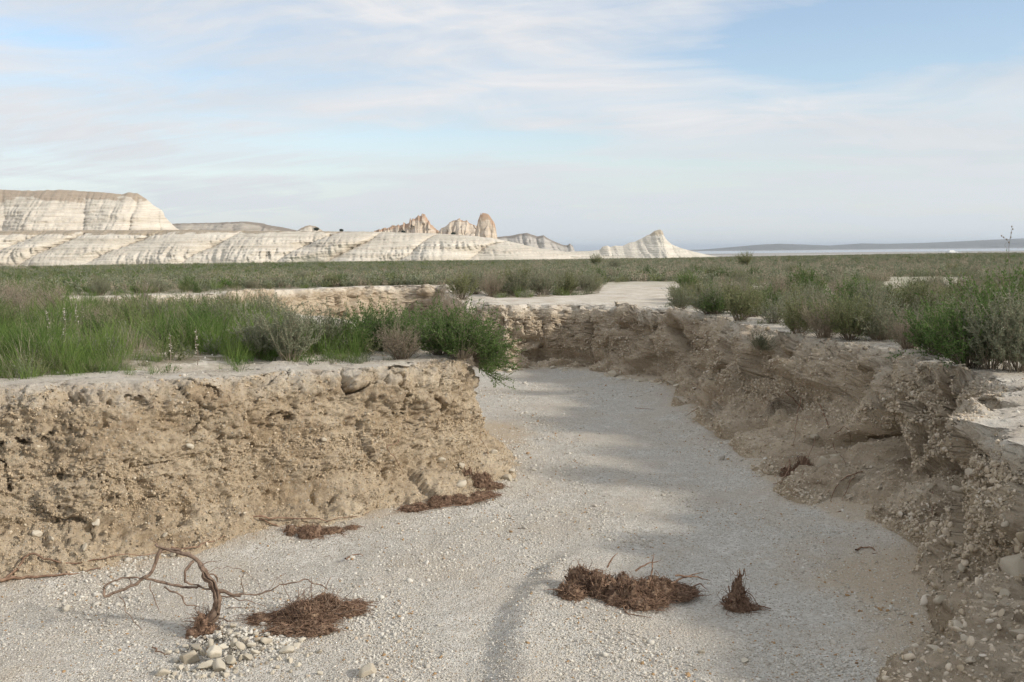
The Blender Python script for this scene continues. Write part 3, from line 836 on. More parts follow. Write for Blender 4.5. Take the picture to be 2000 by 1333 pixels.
for i, (x, y, s) in enumerate(heap):
    p = bed_px(x, y); d = math.hypot(p[0] - hc[0], p[1] - hc[1]); p[2] += 0.06 * math.exp(-(d / 0.14) ** 2) + s * 0.28
    # heaped stones stand above the bed, keep them where they are seen
    q = on_z(x, y, p[2])
    lab = 'pale rounded stone in the heap below the uprooted sapling'
    if i == 0: lab = 'largest smooth grey-green stone of the heap, at its left side'
    if i == 4: lab = 'whitish stone lying alone at the lower left tip of the heap'
    if i == 5: lab = 'small white pebble with a twig, up and left of the heap'
    stone(tuple(q), s * 1.15, lab, 'stones heaped below the sapling', tilt=0.5)
rh = np.random.default_rng(12)
for k in range(46):
    x = 325 + 320 * rh.uniform() ** 1.2; y = min(1330, 1236 + (x - 325) * -.02 + 95 * rh.uniform()); s = rh.uniform(.007, .018); p = bed_px(x, y); p[2] += s * .3
    stone(tuple(p), s, 'small pale stone lying loose around the heap', 'loose stones around the heap', tilt=.5)
# fill of smaller stones below them
r_ = np.random.default_rng(5); th = r_.uniform(0, 6.28, 420); rad = np.sqrt(r_.uniform(0, 1, 420))
P = np.column_stack([hc[0] + 0.24 * rad * np.cos(th) + 0.05, hc[1] + 0.15 * rad * np.sin(th)]); dd = np.hypot(P[:, 0] - hc[0], P[:, 1] - hc[1])
g = scatter('gravel', np.column_stack([P, bed_z(P) + 0.055 * np.exp(-(dd / 0.14) ** 2) * r_.uniform(0.1, 1, 420)]), lognorm(420, 0.010, 0.3, 0.006, 0.018), M_PEB, 19, sub=2)
tag(g, 'coarse pale gravel filling the stone heap', 'gravel', kind='stuff')
# scattered larger stones on the bed
for (x, y, s, lab) in [(128, 1192, .028, 'tan angular stone alone on the bright gravel at the left edge'), (675, 1024, .045, 'pale grey boulder caught in the thin roots under the left bank'),
                       (640, 1030, .02, 'small round stone left of the grey boulder under the bank'), (778, 1254, .014, 'white flat chip on bright gravel between sapling and gravel bar'),
                       (583, 1300, .022, 'grey flat stone right of the stone heap'), (720, 1318, .045, 'flat half-buried tan slab at the bottom edge of the wash'), (340, 1085, .025, 'orange stone below the arch of the sapling'),
                       (265, 1307, .012, 'small rust-brown pebble left of the stone heap'), (990, 935, .05, 'pale block at the outer corner of the left bank'), (1000, 920, .035, 'tan block on top of the pale corner block'),
                       (965, 882, .030, 'angular tan clod fallen at the bank corner'), (1110, 1160, .012, 'white chip in front of the root mass'), (873, 993, .022, 'orange-brown stone below the flattened root mat'),
                       (1370, 1275, .02, 'elongated pale chip in the shade at the bottom right'), (1455, 1292, .022, 'oval white chip near the dark twig at the bottom right'), (1260, 1255, .016, 'small flat chip left of the oval white chip')]:
    p = any_px(x, y); p[2] += s * 0.25
    stone(tuple(p), s, lab, tilt=0.3)
# row of stones at the foot of the far wall
for i in range(34):
    x = 985 + 370 * (i / 33) + random.uniform(-6, 6); y = 722 + max(0, x - 1130) * 0.17 + random.uniform(-2, 5); s = random.choice([.03, .04, .05, .06, .075])
    p = any_px(x, y); p[2] += s * 0.3
    stone(tuple(p), s * 1.15, 'grey stone in the row along the foot of the shaded wall', 'stones along the foot of the shaded wall', sc=(1.3, 1, .8))


for (x, y, s, lab) in [(370, 870, .03, 'yellowish pebble high in the face of the left bank'), (630, 860, .022, 'cream stone beside the fissure in the left bank'), (190, 1022, .035, 'tan cobble low in the left bank'),
                       (72, 1040, .03, 'tan cobble at the far left foot of the bank'), (98, 1052, .028, 'grey cobble beside the tan one at the far left'), (165, 1068, .03, 'oblong grey stone at the foot of the left bank'),
                       (865, 895, .04, 'upright cream stone near the corner of the left bank'), (905, 912, .03, 'cream block left of the tangled root'), (900, 945, .05, 'wide pale slab beside the root mat'),
                       (325, 1045, .02, 'pebble at the foot of the bank over the sapling'), (1010, 940, .03, 'clod by the tip of the corner')]:
    p = wall_hit(LP, x, y, 4, 10); stone(tuple(p), s, lab, tilt=0.8)
for (x, y, s, lab) in [(1660, 967, .045, 'smooth oval tan stone on the slope right of the hollow'), (1600, 905, .08, 'grey slab inside the hollow of the right bank'), (1590, 862, .05, 'upright tan slab under the hollow roof'),
                       (1630, 890, .06, 'grey-brown block at the right side of the hollow'), (1815, 950, .05, 'grey stone projecting low in the right bank'), (1795, 958, .04, 'pale stone left of the projecting one'),
                       (1870, 960, .05, 'grey cobble at the inner corner of the near outcrop'), (1895, 925, .05, 'pale cobble above the inner corner'), (1880, 882, .05, 'flat slab under the rim of the near outcrop'),
                       (1960, 1022, .025, 'pale pebble in the upper part of the near outcrop'), (1905, 985, .03, 'grey pebbles cluster stone in the near outcrop'), (1945, 985, .03, 'tan stone up on the near outcrop'),
                       (1985, 1105, .11, 'largest boulder at the right edge of the near outcrop'), (1960, 1160, .06, 'grey block under the largest boulder'), (1880, 1110, .04, 'pale stone left of the largest boulder'),
                       (1860, 1085, .035, 'pale stone on the edge of the near outcrop'), (1835, 1170, .04, 'pale round stone on the left side of the near outcrop'), (1810, 1190, .035, 'smaller stone below the round one on the outcrop side'),
                       (1840, 1237, .05, 'flat square stone lying on two round ones'), (1822, 1264, .045, 'left of two round stones at the foot of the outcrop'), (1848, 1268, .055, 'right of two round stones at the foot of the outcrop'),
                       (1888, 1258, .055, 'square whitish block at the foot of the outcrop'), (1872, 1225, .045, 'upright wedge stone above the square block'), (1895, 1285, .04, 'rough stone below the square block'),
                       (1985, 1235, .05, 'grey stone at the lower right edge'), (1930, 1170, .05, 'slanted tan stone in the outcrop face'), (1550, 700, .05, 'clod on the crumbling part of the right bank')]:
    p = wall_hit(RP, x, y, 3.2, 10); o = stone(tuple(p), s * 0.8, lab, tilt=0.5)
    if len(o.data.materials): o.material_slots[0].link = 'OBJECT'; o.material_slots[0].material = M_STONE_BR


# ------------------------------------------------------------------ tubes (roots, twigs)
def tube(pts, rad, nsides=6, rough=0.0, seed=0, sub=4):
    """returns verts, faces of a tapered tube along a smoothed polyline"""
    P = np.array(pts, float); n = len(P); t = np.linspace(0, n - 1, (n - 1) * sub + 1); Pe = np.vstack([2 * P[0] - P[1], P, 2 * P[-1] - P[-2]])
    i = np.minimum(t.astype(int), n - 2); f = (t - i)[:, None]
    a, b, c, d = Pe[i], Pe[i + 1], Pe[i + 2], Pe[i + 3]
    Q = 0.5 * ((2 * b) + (-a + c) * f + (2 * a - 5 * b + 4 * c - d) * f ** 2 + (-a + 3 * b - 3 * c + d) * f ** 3)
    if rough: Q = Q + rough * np.column_stack([vnoise(Q * 25 + seed, 1), vnoise(Q * 25 + seed, 2), vnoise(Q * 25 + seed, 3)])
    rr = np.interp(t, np.arange(n), rad)
    T = np.gradient(Q, axis=0); T /= np.linalg.norm(T, axis=1)[:, None] + 1e-9
    up = np.tile(np.array((0.13, 0.21, 0.97)), (len(Q), 1)); A = np.cross(T, up); A /= np.linalg.norm(A, axis=1)[:, None] + 1e-9; B = np.cross(T, A)
    an = np.linspace(0, 2 * np.pi, nsides, endpoint=False)
    V = Q[:, None] + (A[:, None] * np.cos(an)[None, :, None] + B[:, None] * np.sin(an)[None, :, None]) * rr[:, None, None]
    if nsides > 5: V = V + (V - Q[:, None]) * (0.55 * vnoise(V.reshape(-1, 3) * np.array((60, 60, 30)) + seed, 9).reshape(V.shape[:2]))[..., None]
    m = len(Q); j = np.arange(nsides); k = np.arange(m - 1)[:, None] * nsides
    F = np.stack([k + j, k + (j + 1) % nsides, k + nsides + (j + 1) % nsides, k + nsides + j], -1).reshape(-1, 4)
    return V.reshape(-1, 3), F


class Acc:
    def __init__(s): s.v = []; s.f = {3: [], 4: []}; s.n = 0; s.tone = []
    def add(s, V, F, tone=0.5):
        F = np.asarray(F); s.v.append(V); s.f[F.shape[1]].append(F + s.n); s.n += len(V)
        s.tone.append(np.full(len(V), tone) if np.isscalar(tone) else tone)
    def build(s, name, mat, parent=None, smooth=True, link=True):
        fl = [np.vstack(x) for x in (s.f[3], s.f[4]) if x]
        return mk_mesh(name, np.vstack(s.v), fl, mat, parent, smooth, attrs={'tone': np.concatenate(s.tone)}, link=link)


def fibres(n, spread, rad, length, seed, centre_z=0.4, curl=0.5, down=0.0, axis=None):
    """a tangle of fine root hairs inside an ellipsoid of half sizes spread"""
    r = np.random.default_rng(seed); A = Acc(); sp = np.array(spread)
    for i in range(n):
        p = r.normal(size=3); p = p / np.linalg.norm(p) * r.uniform(0.15, 1) ** 0.5 * sp * 0.9
        p[2] = abs(p[2]) if p[2] < 0 else p[2]
        d = r.normal(size=3)
        if axis is not None: d = d * 0.7 + np.array(axis) * r.choice((-1, 1))
        d[2] *= 0.5; d /= np.linalg.norm(d); L = length * r.uniform(0.4, 1.3); pts = [p]
        for k in range(4):
            d = d + r.normal(size=3) * curl; d /= np.linalg.norm(d); q = pts[-1] + d * L / 4
            q[2] = max(q[2], 0.003)
            pts.append(q)
        w = rad * r.uniform(0.5, 1.6)
        V, F = tube(pts, [w, w * 0.9, w * 0.8, w * 0.6, w * 0.3], 3, sub=2); A.add(V, F)
    return A


def mat_fibres(n, sp, rad, seed, stray=.12):
    """root hairs matted over an ellipsoid: walks along its surface, a few strays"""
    r = np.random.default_rng(seed); A = Acc(); sp = np.array(sp)
    for i in range(n):
        u = r.normal(size=3); u[2] = abs(u[2]); u /= np.linalg.norm(u); d = np.cross(u, r.normal(size=3)) + np.array((r.choice((-1, 1)) * .7, 0, 0)); k = r.uniform(.80, 1.12); pts = []
        st = r.uniform() < stray; L = r.uniform(.25, .9)
        for j in range(6):
            q = u * sp * k * (1 + .16 * r.normal()) + (u * sp * np.array((.22, .22, .05)) * j ** 1.2 if st else 0); q[2] = max(q[2], .002); pts.append(q)
            d = d - u * (d @ u); d /= np.linalg.norm(d) + 1e-9; u = u + d * L * .35 + r.normal(size=3) * .10; u /= np.linalg.norm(u); d = d + r.normal(size=3) * .5
        w = rad * r.uniform(.4, 1.5) * (2.6 if r.uniform() < .06 else 1); V, F = tube(pts, [w, w, w * .9, w * .8, w * .6, w * .3], 3, sub=2); A.add(V, F)
    return A


def lump(spread, seed, amp=0.35):
    v, f = ICO[4]; v = v * (1 + amp * fbm(v * 1.8, 5, seed, .65)[:, None] + 0.16 * fbm(v * 7, 3, seed + 3)[:, None]) * np.array(spread)
    v[:, 2] = np.maximum(v[:, 2], -0.02); return v, f


def clods(spine, n, seed, nf=40):
    """random clods strung along a spine of (x, y, half depth, height)"""
    r = np.random.default_rng(seed); S = np.array(spine, float); out = []
    for i in range(n):
        t = r.uniform(0, len(S) - 1); k = min(int(t), len(S) - 2); c = S[k] + (S[k + 1] - S[k]) * (t - k)
        h = c[3] * r.uniform(.25, 1.0); w = r.uniform(.02, .07)
        out.append((c[0] + r.normal(0, .02), c[1] + r.uniform(-1, 1) * c[2], w, w * r.uniform(.6, 1.1), h, int(nf * w / .045)))
    return out


def root_mass(loc, parts, name, label, seed, mat=None, rz=0):
    """a dirt-clogged tangle: several clods of soil each wrapped in fibres"""
    e = empty(name, loc, rz); core = Acc(); hair = Acc()
    for i, (dx, dy, sx, sy, sz, nf) in enumerate(parts):
        v, f = lump((sx * 0.93, sy * 0.93, sz * 0.92), seed + i * 7, 0.8); core.add(v + np.array((dx, dy, sz * 0.08)), f)
        h = mat_fibres(int(nf * 1.9), (sx, sy, sz), 0.0014, seed + i * 11 + 1)
        VV = np.vstack(h.v) + np.array((dx, dy, 0.0)); hair.add(VV, np.vstack(h.f[4]))
    core.build('soil_core', M_SOIL, e); hair.build('root_hairs', mat or M_ROOT, e)
    return tag(e, label, 'root mass')


# big washed-up root mass on the gravel
b = bed_px(1190, 1172)
root_mass(b, clods([(-.21, .05, .05, .09), (-.14, .07, .06, .15), (-.05, .07, .06, .11), (.05, .03, .07, .10), (.14, .0, .07, .10), (.24, .05, .06, .09), (.34, .07, .04, .05), (.43, .08, .02, .02)], 46, 3, 120) + clods([(.02, -.06, .03, .05), (.2, -.05, .03, .05)], 10, 4, 100),
          'root_mass', 'large reddish-brown matted root mass lying on the pale gravel', 40)
e = [o for o in bpy.data.objects if o.name == 'root_mass'][0]
A = Acc()
for (x0, y0, x1, y1, h0) in [(1185, 1095, 1205, 1080, .10), (1270, 1120, 1278, 1080, .08), (1320, 1110, 1390, 1135, .05), (1310, 1125, 1375, 1118, .06), (1240, 1100, 1290, 1095, .07), (1150, 1160, 1260, 1125, .09)]:
    p0 = at_depth(x0, y0 + 15, b[1] + .02) - b; p1 = at_depth(x1, y1, b[1] + .04) - b; mid = (p0 + p1) / 2 + np.array((0, 0, .01))
    V, F = tube([p0, mid, p1], [.005, .004, .001], 5, 0.01, 3); A.add(V, F)
A.build('broken_root', M_ROOT, e)
b = bed_px(1440, 1190)
e = root_mass(b, [(0, 0, .055, .05, .07, 150), (0, 0, .035, .035, .12, 100), (0.005, 0, .02, .02, .155, 60), (.05, 0, .05, .03, .02, 50)], 'root_ball', 'small upright cone-shaped brown root ball standing on gravel', 60)
e['category'] = 'root ball'
A = Acc(); V, F = tube([(0.01, 0, .05), (0.0, 0, .12), (.012, 0, .165), (.008, 0, .185)], [.02, .014, .006, .002], 6, .01); A.add(V, F)
V, F = tube([(0.0, 0, .10), (.06, 0, .07), (.1, 0, .02), (.11, 0, .0)], [.003, .002, .002, .001], 4, .01); A.add(V, F); A.build('root_stump', M_ROOT, e)
b = bed_px(575, 1225)
root_mass(b, clods([(-.16, .10, .03, .025), (-.08, .08, .05, .04), (.0, .07, .08, .06), (.07, .10, .09, .085), (.14, .15, .08, .06), (.22, .22, .05, .04), (.27, .25, .03, .02)], 34, 5, 130) + clods([(-.06, -.02, .04, .03), (.05, -.05, .05, .045), (.12, -.02, .04, .03)], 14, 6, 110), 'root_mass', 'tangled mat of dark fine roots right of the sapling and stone heap', 80)
b = any_px(590, 1050)
root_mass(b, clods([(-.32, -.02, .01, .02), (-.15, 0, .04, .06), (.0, .02, .05, .07), (.18, .06, .03, .05), (.36, .10, .03, .03), (.50, .14, .01, .02)], 24, 8, 110), 'root_mass', 'flat strip of reddish roots at the foot of the left bank', 90, rz=R(12))
b = any_px(860, 985)
root_mass(b, clods([(-.2, -.02, .02, .02), (-.05, .02, .05, .05), (.08, .06, .05, .05), (.25, .12, .04, .03), (.4, .2, .02, .02)], 30, 9, 90), 'root_mass', 'flattened brown root mat under the corner of the left bank', 100, rz=R(15))
p = any_px(940, 945); p[2] -= .03
root_mass(p, clods([(-.12, .05, .02, .10), (-.04, .04, .04, .14), (.04, .04, .04, .10), (.10, .05, .03, .05)], 15, 10, 80), 'root_mass', 'dark tangled root hanging at the corner of the left bank', 110)
p = any_px(1535, 925); p[0] += .06; p[2] = float(bed_z(p[None, :2])[0]) + .005
root_mass(p, clods([(-.10, .02, .03, .05), (-.02, .03, .05, .10), (.05, .06, .06, .16), (.12, .09, .04, .12)], 22, 11, 90), 'root_mass', 'dark reddish root mass in the shade under the right bank', 120)

e = [o for o in bpy.data.objects if o.get('label', '').startswith('tangled mat of dark')][0]
A = Acc(); rr_ = np.random.default_rng(21)
for k in range(46):
    a = rr_.uniform(-.4, 2.2); q0 = np.array((rr_.uniform(-.05, .18), rr_.uniform(.02, .18), rr_.uniform(.01, .06))); d = np.array((math.cos(a), .6 * math.sin(a), rr_.uniform(.0, .6))); pts = [q0]
    for j in range(4): d = d + rr_.normal(size=3) * .5; d /= np.linalg.norm(d); q = pts[-1] + d * rr_.uniform(.02, .06); q[2] = max(q[2], .005); pts.append(q)
    w = rr_.uniform(.0008, .003); V, F = tube(pts, [w, w, w * .8, w * .6, w * .3], 4, .004, k); A.add(V, F)
A.build('twig', M_ROOT_GREY, e)

# roots and twigs along the banks, each its own thing
def px_tube(pxs, surf, rad, name, label, mat=M_ROOT, off=0.012, rough=.02, cat='root', group=None, sides=5):
    pts = []
    for x, y in pxs: q = surf(x, y); q = q + np.array((0, -off, off)); pts.append(q)
    n = len(pts); o0 = pts[0].copy(); A = Acc()
    V, F = tube([q - o0 for q in pts], [rad * (1 - 0.7 * k / (n - 1)) for k in range(n)], sides, rough, random.random() * 9)
    A.add(V, F); o = A.build(name, mat); o.location = o0
    return tag(o, label, cat, group)


SL = lambda x, y: wall_hit(LP, x, y, 4, 10)
SR = lambda x, y: wall_hit(RP, x, y, 3.5, 10)
SB = lambda x, y: bed_px(x, y)
px_tube([(20, 1128), (60, 1085), (100, 1095), (150, 1098), (230, 1090), (330, 1078)], SL, .007, 'root', 'dark root snaking along the foot of the left bank')
px_tube([(330, 1072), (380, 1070), (415, 1058), (440, 1045)], SL, .006, 'root', 'short thick root above the arch of the sapling')
px_tube([(0, 1136), (60, 1128), (130, 1122), (200, 1112)], SL, .010, 'root', 'weathered root at the very left edge of the bank foot')
px_tube([(500, 1010), (560, 1012), (640, 1018), (720, 1005)], SL, .006, 'root', 'thin root running above the flat root strip')
px_tube([(505, 1012), (550, 1030), (585, 1040)], SL, .005, 'root', 'short root dropping into the flat root strip')
px_tube([(570, 832), (550, 880), (510, 930), (475, 980)], SL, .003, 'root', 'pale thin root hanging down the middle of the left bank', M_DRY)
px_tube([(535, 905), (536, 940), (534, 955)], SL, .003, 'root', 'short pale rootlet under the hanging root', M_DRY)
px_tube([(785, 860), (760, 880), (775, 900), (790, 930)], SL, .004, 'root', 'dark rootlet below the wide fissure')
px_tube([(985, 962), (1010, 968), (1040, 955), (1000, 985)], SB, .004, 'root', 'curved thin root on the gravel by the bank corner')
px_tube([(935, 815), (940, 850), (948, 880), (960, 905)], SL, .003, 'root', 'rootlet hanging from the edge of the bank corner')
for (pts, r0, lab) in [([(1530, 770), (1560, 800), (1590, 860), (1560, 930)], .006, 'long root hanging across the left side of the hollow'), ([(1600, 790), (1612, 830), (1625, 870), (1650, 905)], .006, 'root hanging down the middle of the hollow'),
                       ([(1545, 900), (1530, 940), (1505, 945)], .005, 'root curling below the dark root mass'), ([(1670, 925), (1640, 945), (1620, 990)], .005, 'forked root right of the hollow'),
                       ([(1690, 920), (1670, 935), (1650, 960), (1640, 985)], .004, 'thin root beside the forked root'), ([(1625, 850), (1650, 840), (1660, 870)], .004, 'short root at the roof of the hollow'),
                       ([(1560, 780), (1555, 830), (1545, 880)], .004, 'straight root beside the grey dry twigs'), ([(1820, 960), (1815, 1000), (1825, 1020)], .004, 'root end poking out by the inner corner'),
                       ([(1335, 780), (1328, 800), (1335, 815)], .003, 'rootlet at the left nose of the shaded bank'), ([(1640, 1000), (1600, 1010), (1630, 985)], .004, 'looped root on the silt slope')]:
    px_tube(pts, SR, r0, 'root', lab)
px_tube([(1655, 1276), (1700, 1264), (1740, 1258), (1780, 1250)], SB, .006, 'twig', 'dark forked twig on the shaded gravel at the bottom right', cat='twig')
px_tube([(1665, 1227), (1700, 1238), (1740, 1250)], SB, .003, 'twig', 'thin twig above the dark forked twig', cat='twig')
px_tube([(675, 1098), (690, 1087), (705, 1088), (712, 1083)], SB, .005, 'twig', 'small brown twig on the bright gravel', cat='twig')
px_tube([(1668, 1078), (1690, 1072), (1712, 1080), (1700, 1086)], SB, .006, 'twig', 'little knotted root on the silt of the right slope', cat='twig')
px_tube([(300, 1267), (320, 1280), (335, 1285)], SB, .004, 'twig', 'short grey twig beside the white pebble', cat='twig')
px_tube([(1240, 800), (1290, 803), (1330, 812)], SB, .003, 'twig', 'long thin twig on gravel by the shaded bank', cat='twig')

# ------------------------------------------------------------------ uprooted sapling
base = bed_px(400, 1240); D0 = base[1]
e = empty('dead_sapling', base)
tag(e, 'uprooted grey-brown sapling with arched looping branches on the gravel', 'sapling')


def sp(x, y, dd=0.0): return at_depth(x, y, D0 + dd) - base


A = Acc()
def addt(pts, rad, sides=8, rough=.01): V, F = tube(pts, rad, sides, rough, 2.0); A.add(V, F)
addt([sp(398, 1240), sp(412, 1212), sp(428, 1178), sp(420, 1150), sp(405, 1125), sp(385, 1095, .02), sp(350, 1078, .04), sp(318, 1072, .06)], [.032, .022, .014, .012, .012, .011, .008, .006])
addt([sp(420, 1150, .01), sp(440, 1158), sp(470, 1163)], [.012, .008, .006], 6)
for k in range(7):
    ox, oy = random.uniform(-.012, .012), random.uniform(-.016, -.004)
    addt([sp(396 + k * 2, 1236) + np.array((ox * 1.8, oy, 0)), sp(413, 1208) + np.array((ox * 1.6, oy, 0)), sp(428, 1178) + np.array((ox, oy, 0)), sp(420, 1150) + np.array((ox, oy, 0)), sp(405, 1125) + np.array((ox, oy * .8, 0)), sp(388, 1098, .02) + np.array((0, oy * .6, .008))], [.007, .006, .006, .005, .004, .002], 5, .02)
A.build('trunk', M_ROOT_GREY, e)
branches = [([(318, 1072, .06), (303, 1090, .04), (300, 1110, .0), (285, 1128, -.02), (268, 1140, -.03), (245, 1152, -.04), (225, 1158, -.05), (208, 1164, -.06), (203, 1157, -.05), (210, 1138, -.04), (225, 1130, -.02), (250, 1130, -.01), (280, 1132, -.02)], .011, .005),
            ([(285, 1132, -.02), (310, 1137, 0), (340, 1142, .02), (375, 1152, .03), (385, 1148, .02), (412, 1150, .01)], .008, .006),
            ([(378, 1095, .02), (366, 1115, -.03), (362, 1135, -.04), (370, 1142, 0), (385, 1146, .02)], .008, .004),
            ([(232, 1165, -.05), (245, 1185, -.06), (252, 1202, -.06), (280, 1228, -.06)], .003, .002),
            ([(295, 1138, 0), (297, 1160, -.02), (312, 1190, -.03)], .003, .002),
            ([(320, 1150, .0), (350, 1160, -.02), (362, 1178, -.02), (385, 1183, .0), (378, 1190, .0)], .005, .003),
            ([(430, 1155, .01), (470, 1163, .02), (510, 1160, .04), (545, 1145, .05), (575, 1136, .06), (600, 1135, .08), (640, 1150, .10)], .006, .003),
            ([(405, 1118, .01), (420, 1125, .02), (425, 1140, .03)], .006, .004),
            ([(405, 1118, .0), (440, 1108, .04), (470, 1115, .06), (500, 1135, .07), (515, 1165, .06)], .002, .0012),
            ([(475, 1160, .02), (472, 1140, .02), (474, 1118, .03)], .003, .002),
            ([(525, 1152, .04), (540, 1135, .06), (560, 1120, .08)], .002, .001),
            ([(430, 1165, .0), (480, 1172, -.02), (520, 1185, .0)], .004, .002),
            ([(440, 1190, 0), (470, 1185, -.02), (500, 1188, 0)], .003, .002),
            ([(425, 1205, 0), (450, 1215, -.03), (470, 1212, -.04)], .005, .002),
            ([(250, 1130, -.01), (253, 1145, -.02), (256, 1150, -.03)], .003, .002),
            ([(203, 1157, -.05), (198, 1150, -.05), (204, 1145, -.05)], .003, .001),
            ([(300, 1065, .06), (330, 1070, .05), (370, 1082, .03)], .007, .006),
            ([(395, 1105, .0), (415, 1100, .02), (430, 1092, .03)], .003, .001),
            ([(318, 1072, .06), (300, 1058, .07), (290, 1048, .08)], .003, .001)]
for pts, r0, r1 in branches:
    B = Acc(); n = len(pts)
    V, F = tube([sp(*q) for q in pts], list(np.linspace(r0 * .8, r1 * .8, n)), 6, .016, 4.0); B.add(V, F); B.build('branch', M_ROOT_GREY, e)
h = fibres(300, (.055, .05, .11), .0016, .09, 555, curl=.35, axis=(0.1, 0, 1)); h.build('root_hairs', M_ROOT, e)
v, f = lump((.045, .04, .08), 77, .5); h = Acc(); h.add(v + np.array((0.0, 0, .01)), f)
v, f = lump((.04, .035, .04), 78, .5); h.add(v + np.array((-.04, -.02, .0)), f); h.build('soil_core', M_ROOT, e)


# ------------------------------------------------------------------ plants
def strip_blades(n, height, spread, width, seed, lean=0.5, segs=4, droop=0.4):
    r = np.random.default_rng(seed); V = []; F = []; tone = []
    a = r.uniform(0, 2 * np.pi, n); b = np.sqrt(r.uniform(0, 1, n)) * spread; base = np.column_stack([b * np.cos(a), b * np.sin(a), np.zeros(n)])
    d = np.column_stack([np.cos(a) * r.uniform(0, lean, n) + r.normal(0, .12, n), np.sin(a) * r.uniform(0, lean, n) + r.normal(0, .12, n), np.ones(n)])
    L = height * r.uniform(.45, 1.05, n); t = np.linspace(0, 1, segs + 1)
    side = np.column_stack([-np.sin(a + r.normal(0, .8, n)), np.cos(a), np.zeros(n)])
    for k, tv in enumerate(t):
        c = base + d * (L * tv)[:, None]; c[:, 2] -= droop * L * tv ** 2.2 * r.uniform(.2, 1, n) * 0.5; c[:, :2] += d[:, :2] * (L * tv ** 2 * droop)[:, None]
        w = width * (1 - tv ** 1.5 * .92) * (0.6 + 0.4 * min(1, tv * 4))
        V.append(np.stack([c - side * w, c + side * w], 1))
    V = np.stack(V, 1).reshape(n, -1, 3); m = V.shape[1]; k = np.arange(segs) * 2
    f = np.stack([k, k + 1, k + 3, k + 2], -1); F = (f[None] + (np.arange(n) * m)[:, None, None]).reshape(-1, 4)
    tone = np.repeat(r.uniform(0, 1, n), m)
    return V.reshape(-1, 3), F, tone


def shrub(seed, nst=60, height=0.45, spread=1.0, leaf=(0.018, 0.0028), per=40, up=0.5, wood=0.0018, twigs=3, start=.3, leaf_tilt=.6, base_r=.06, hang=None):
    """stems (three-sided tapered rods with side twigs) and many small leaves"""
    r = np.random.default_rng(seed); S = Acc(); pts_all = []; dir_all = []
    for i in range(nst):
        az = r.uniform(0, 2 * np.pi); tilt = (r.uniform(0, 1) ** 0.7) * spread; L = height * r.uniform(.55, 1.08) * (1 - .25 * tilt * .6)
        d = np.array((math.cos(az) * math.sin(tilt), math.sin(az) * math.sin(tilt), math.cos(tilt)))
        if hang is not None and r.uniform() < .35: d = d * .6 + np.array(hang) * .8; d /= np.linalg.norm(d)
        p = np.array((math.cos(az), math.sin(az), 0)) * base_r * r.uniform(0, 1); pts = [p]
        for k in range(4):
            d = d + np.array((0, 0, up * .18)) + r.normal(size=3) * .13; d /= np.linalg.norm(d); pts.append(pts[-1] + d * L / 4)
        V, F = tube(pts, [wood * 1.3, wood, wood * .8, wood * .6, wood * .3], 3, sub=1); S.add(V, F, r.uniform(0, 1))
        P = np.array(pts); chains = [(P, 1.0)]
        for k in range(twigs):
            j = r.integers(1, 4); q0 = P[j] + (P[j + 1] - P[j]) * r.uniform(0, 1); dd = (P[j + 1] - P[j]); dd = dd / np.linalg.norm(dd) + r.normal(size=3) * .55; dd /= np.linalg.norm(dd)
            l2 = L * r.uniform(.18, .38); q = np.array([q0, q0 + dd * l2 * .5, q0 + (dd + np.array((0, 0, .2))) * l2])
            V, F = tube(q, [wood * .6, wood * .5, wood * .3], 3, sub=1); S.add(V, F, r.uniform(0, 1)); chains.append((q, .45))
        for ch, wgt in chains:
            m = max(2, int(per * wgt)); t = r.uniform(start if wgt == 1.0 else .1, 1, m) * (len(ch) - 1); j = np.minimum(t.astype(int), len(ch) - 2); f = (t - j)[:, None]
            dd = ch[j + 1] - ch[j]; pts_all.append(ch[j] * (1 - f) + ch[j + 1] * f); dir_all.append(dd / (np.linalg.norm(dd, axis=1)[:, None] + 1e-9))
    Q = np.vstack(pts_all); Dn = np.vstack(dir_all); n = len(Q)
    d = Dn + r.normal(size=(n, 3)) * leaf_tilt; d /= np.linalg.norm(d, axis=1)[:, None]
    s = np.cross(d, r.normal(size=(n, 3))); s /= np.linalg.norm(s, axis=1)[:, None]
    l = (leaf[0] * r.uniform(.5, 1.3, n))[:, None]; w = (leaf[1] * r.uniform(.7, 1.3, n))[:, None]
    V = np.stack([Q, Q + d * l * .5 + s * w, Q + d * l, Q + d * l * .5 - s * w], 1).reshape(-1, 3)
    F = np.arange(4 * n).reshape(-1, 4); Lf = Acc(); Lf.add(V, F, np.repeat(r.uniform(0, 1, n), 4))
    return S, Lf


KINDS = {}


def kind(name, leafmat, n, **kw):
    out = []
    for k in range(n):
        S, L = shrub(hash_seed(name) + k * 13, **kw)
        s = S.build('stem', M_STEM, link=False).data; l = L.build('foliage', leafmat, link=False).data
        out.append((s, l))
    KINDS[name] = out


def hash_seed(s): return sum(ord(c) * (i + 3) for i, c in enumerate(s)) % 5000


kind('sage', M_SAGE, 4, nst=90, height=.42, spread=1.05, leaf=(.020, .0026), per=36, up=.5)
kind('olive', M_OLIVE, 3, nst=85, height=.42, spread=.9, leaf=(.022, .0030), per=40, up=.7)
kind('green', M_BUSH, 3, nst=110, height=.45, spread=1.1, leaf=(.020, .0036), per=42, up=.5)
kind('dry', M_DRY, 3, nst=110, height=.38, spread=1.0, leaf=(.022, .0012), per=20, up=.6, start=.4)
kind('feather', M_SAGE, 2, nst=44, height=.40, spread=.8, leaf=(.016, .0022), per=80, up=1.0, wood=.0022, twigs=6, leaf_tilt=.9)


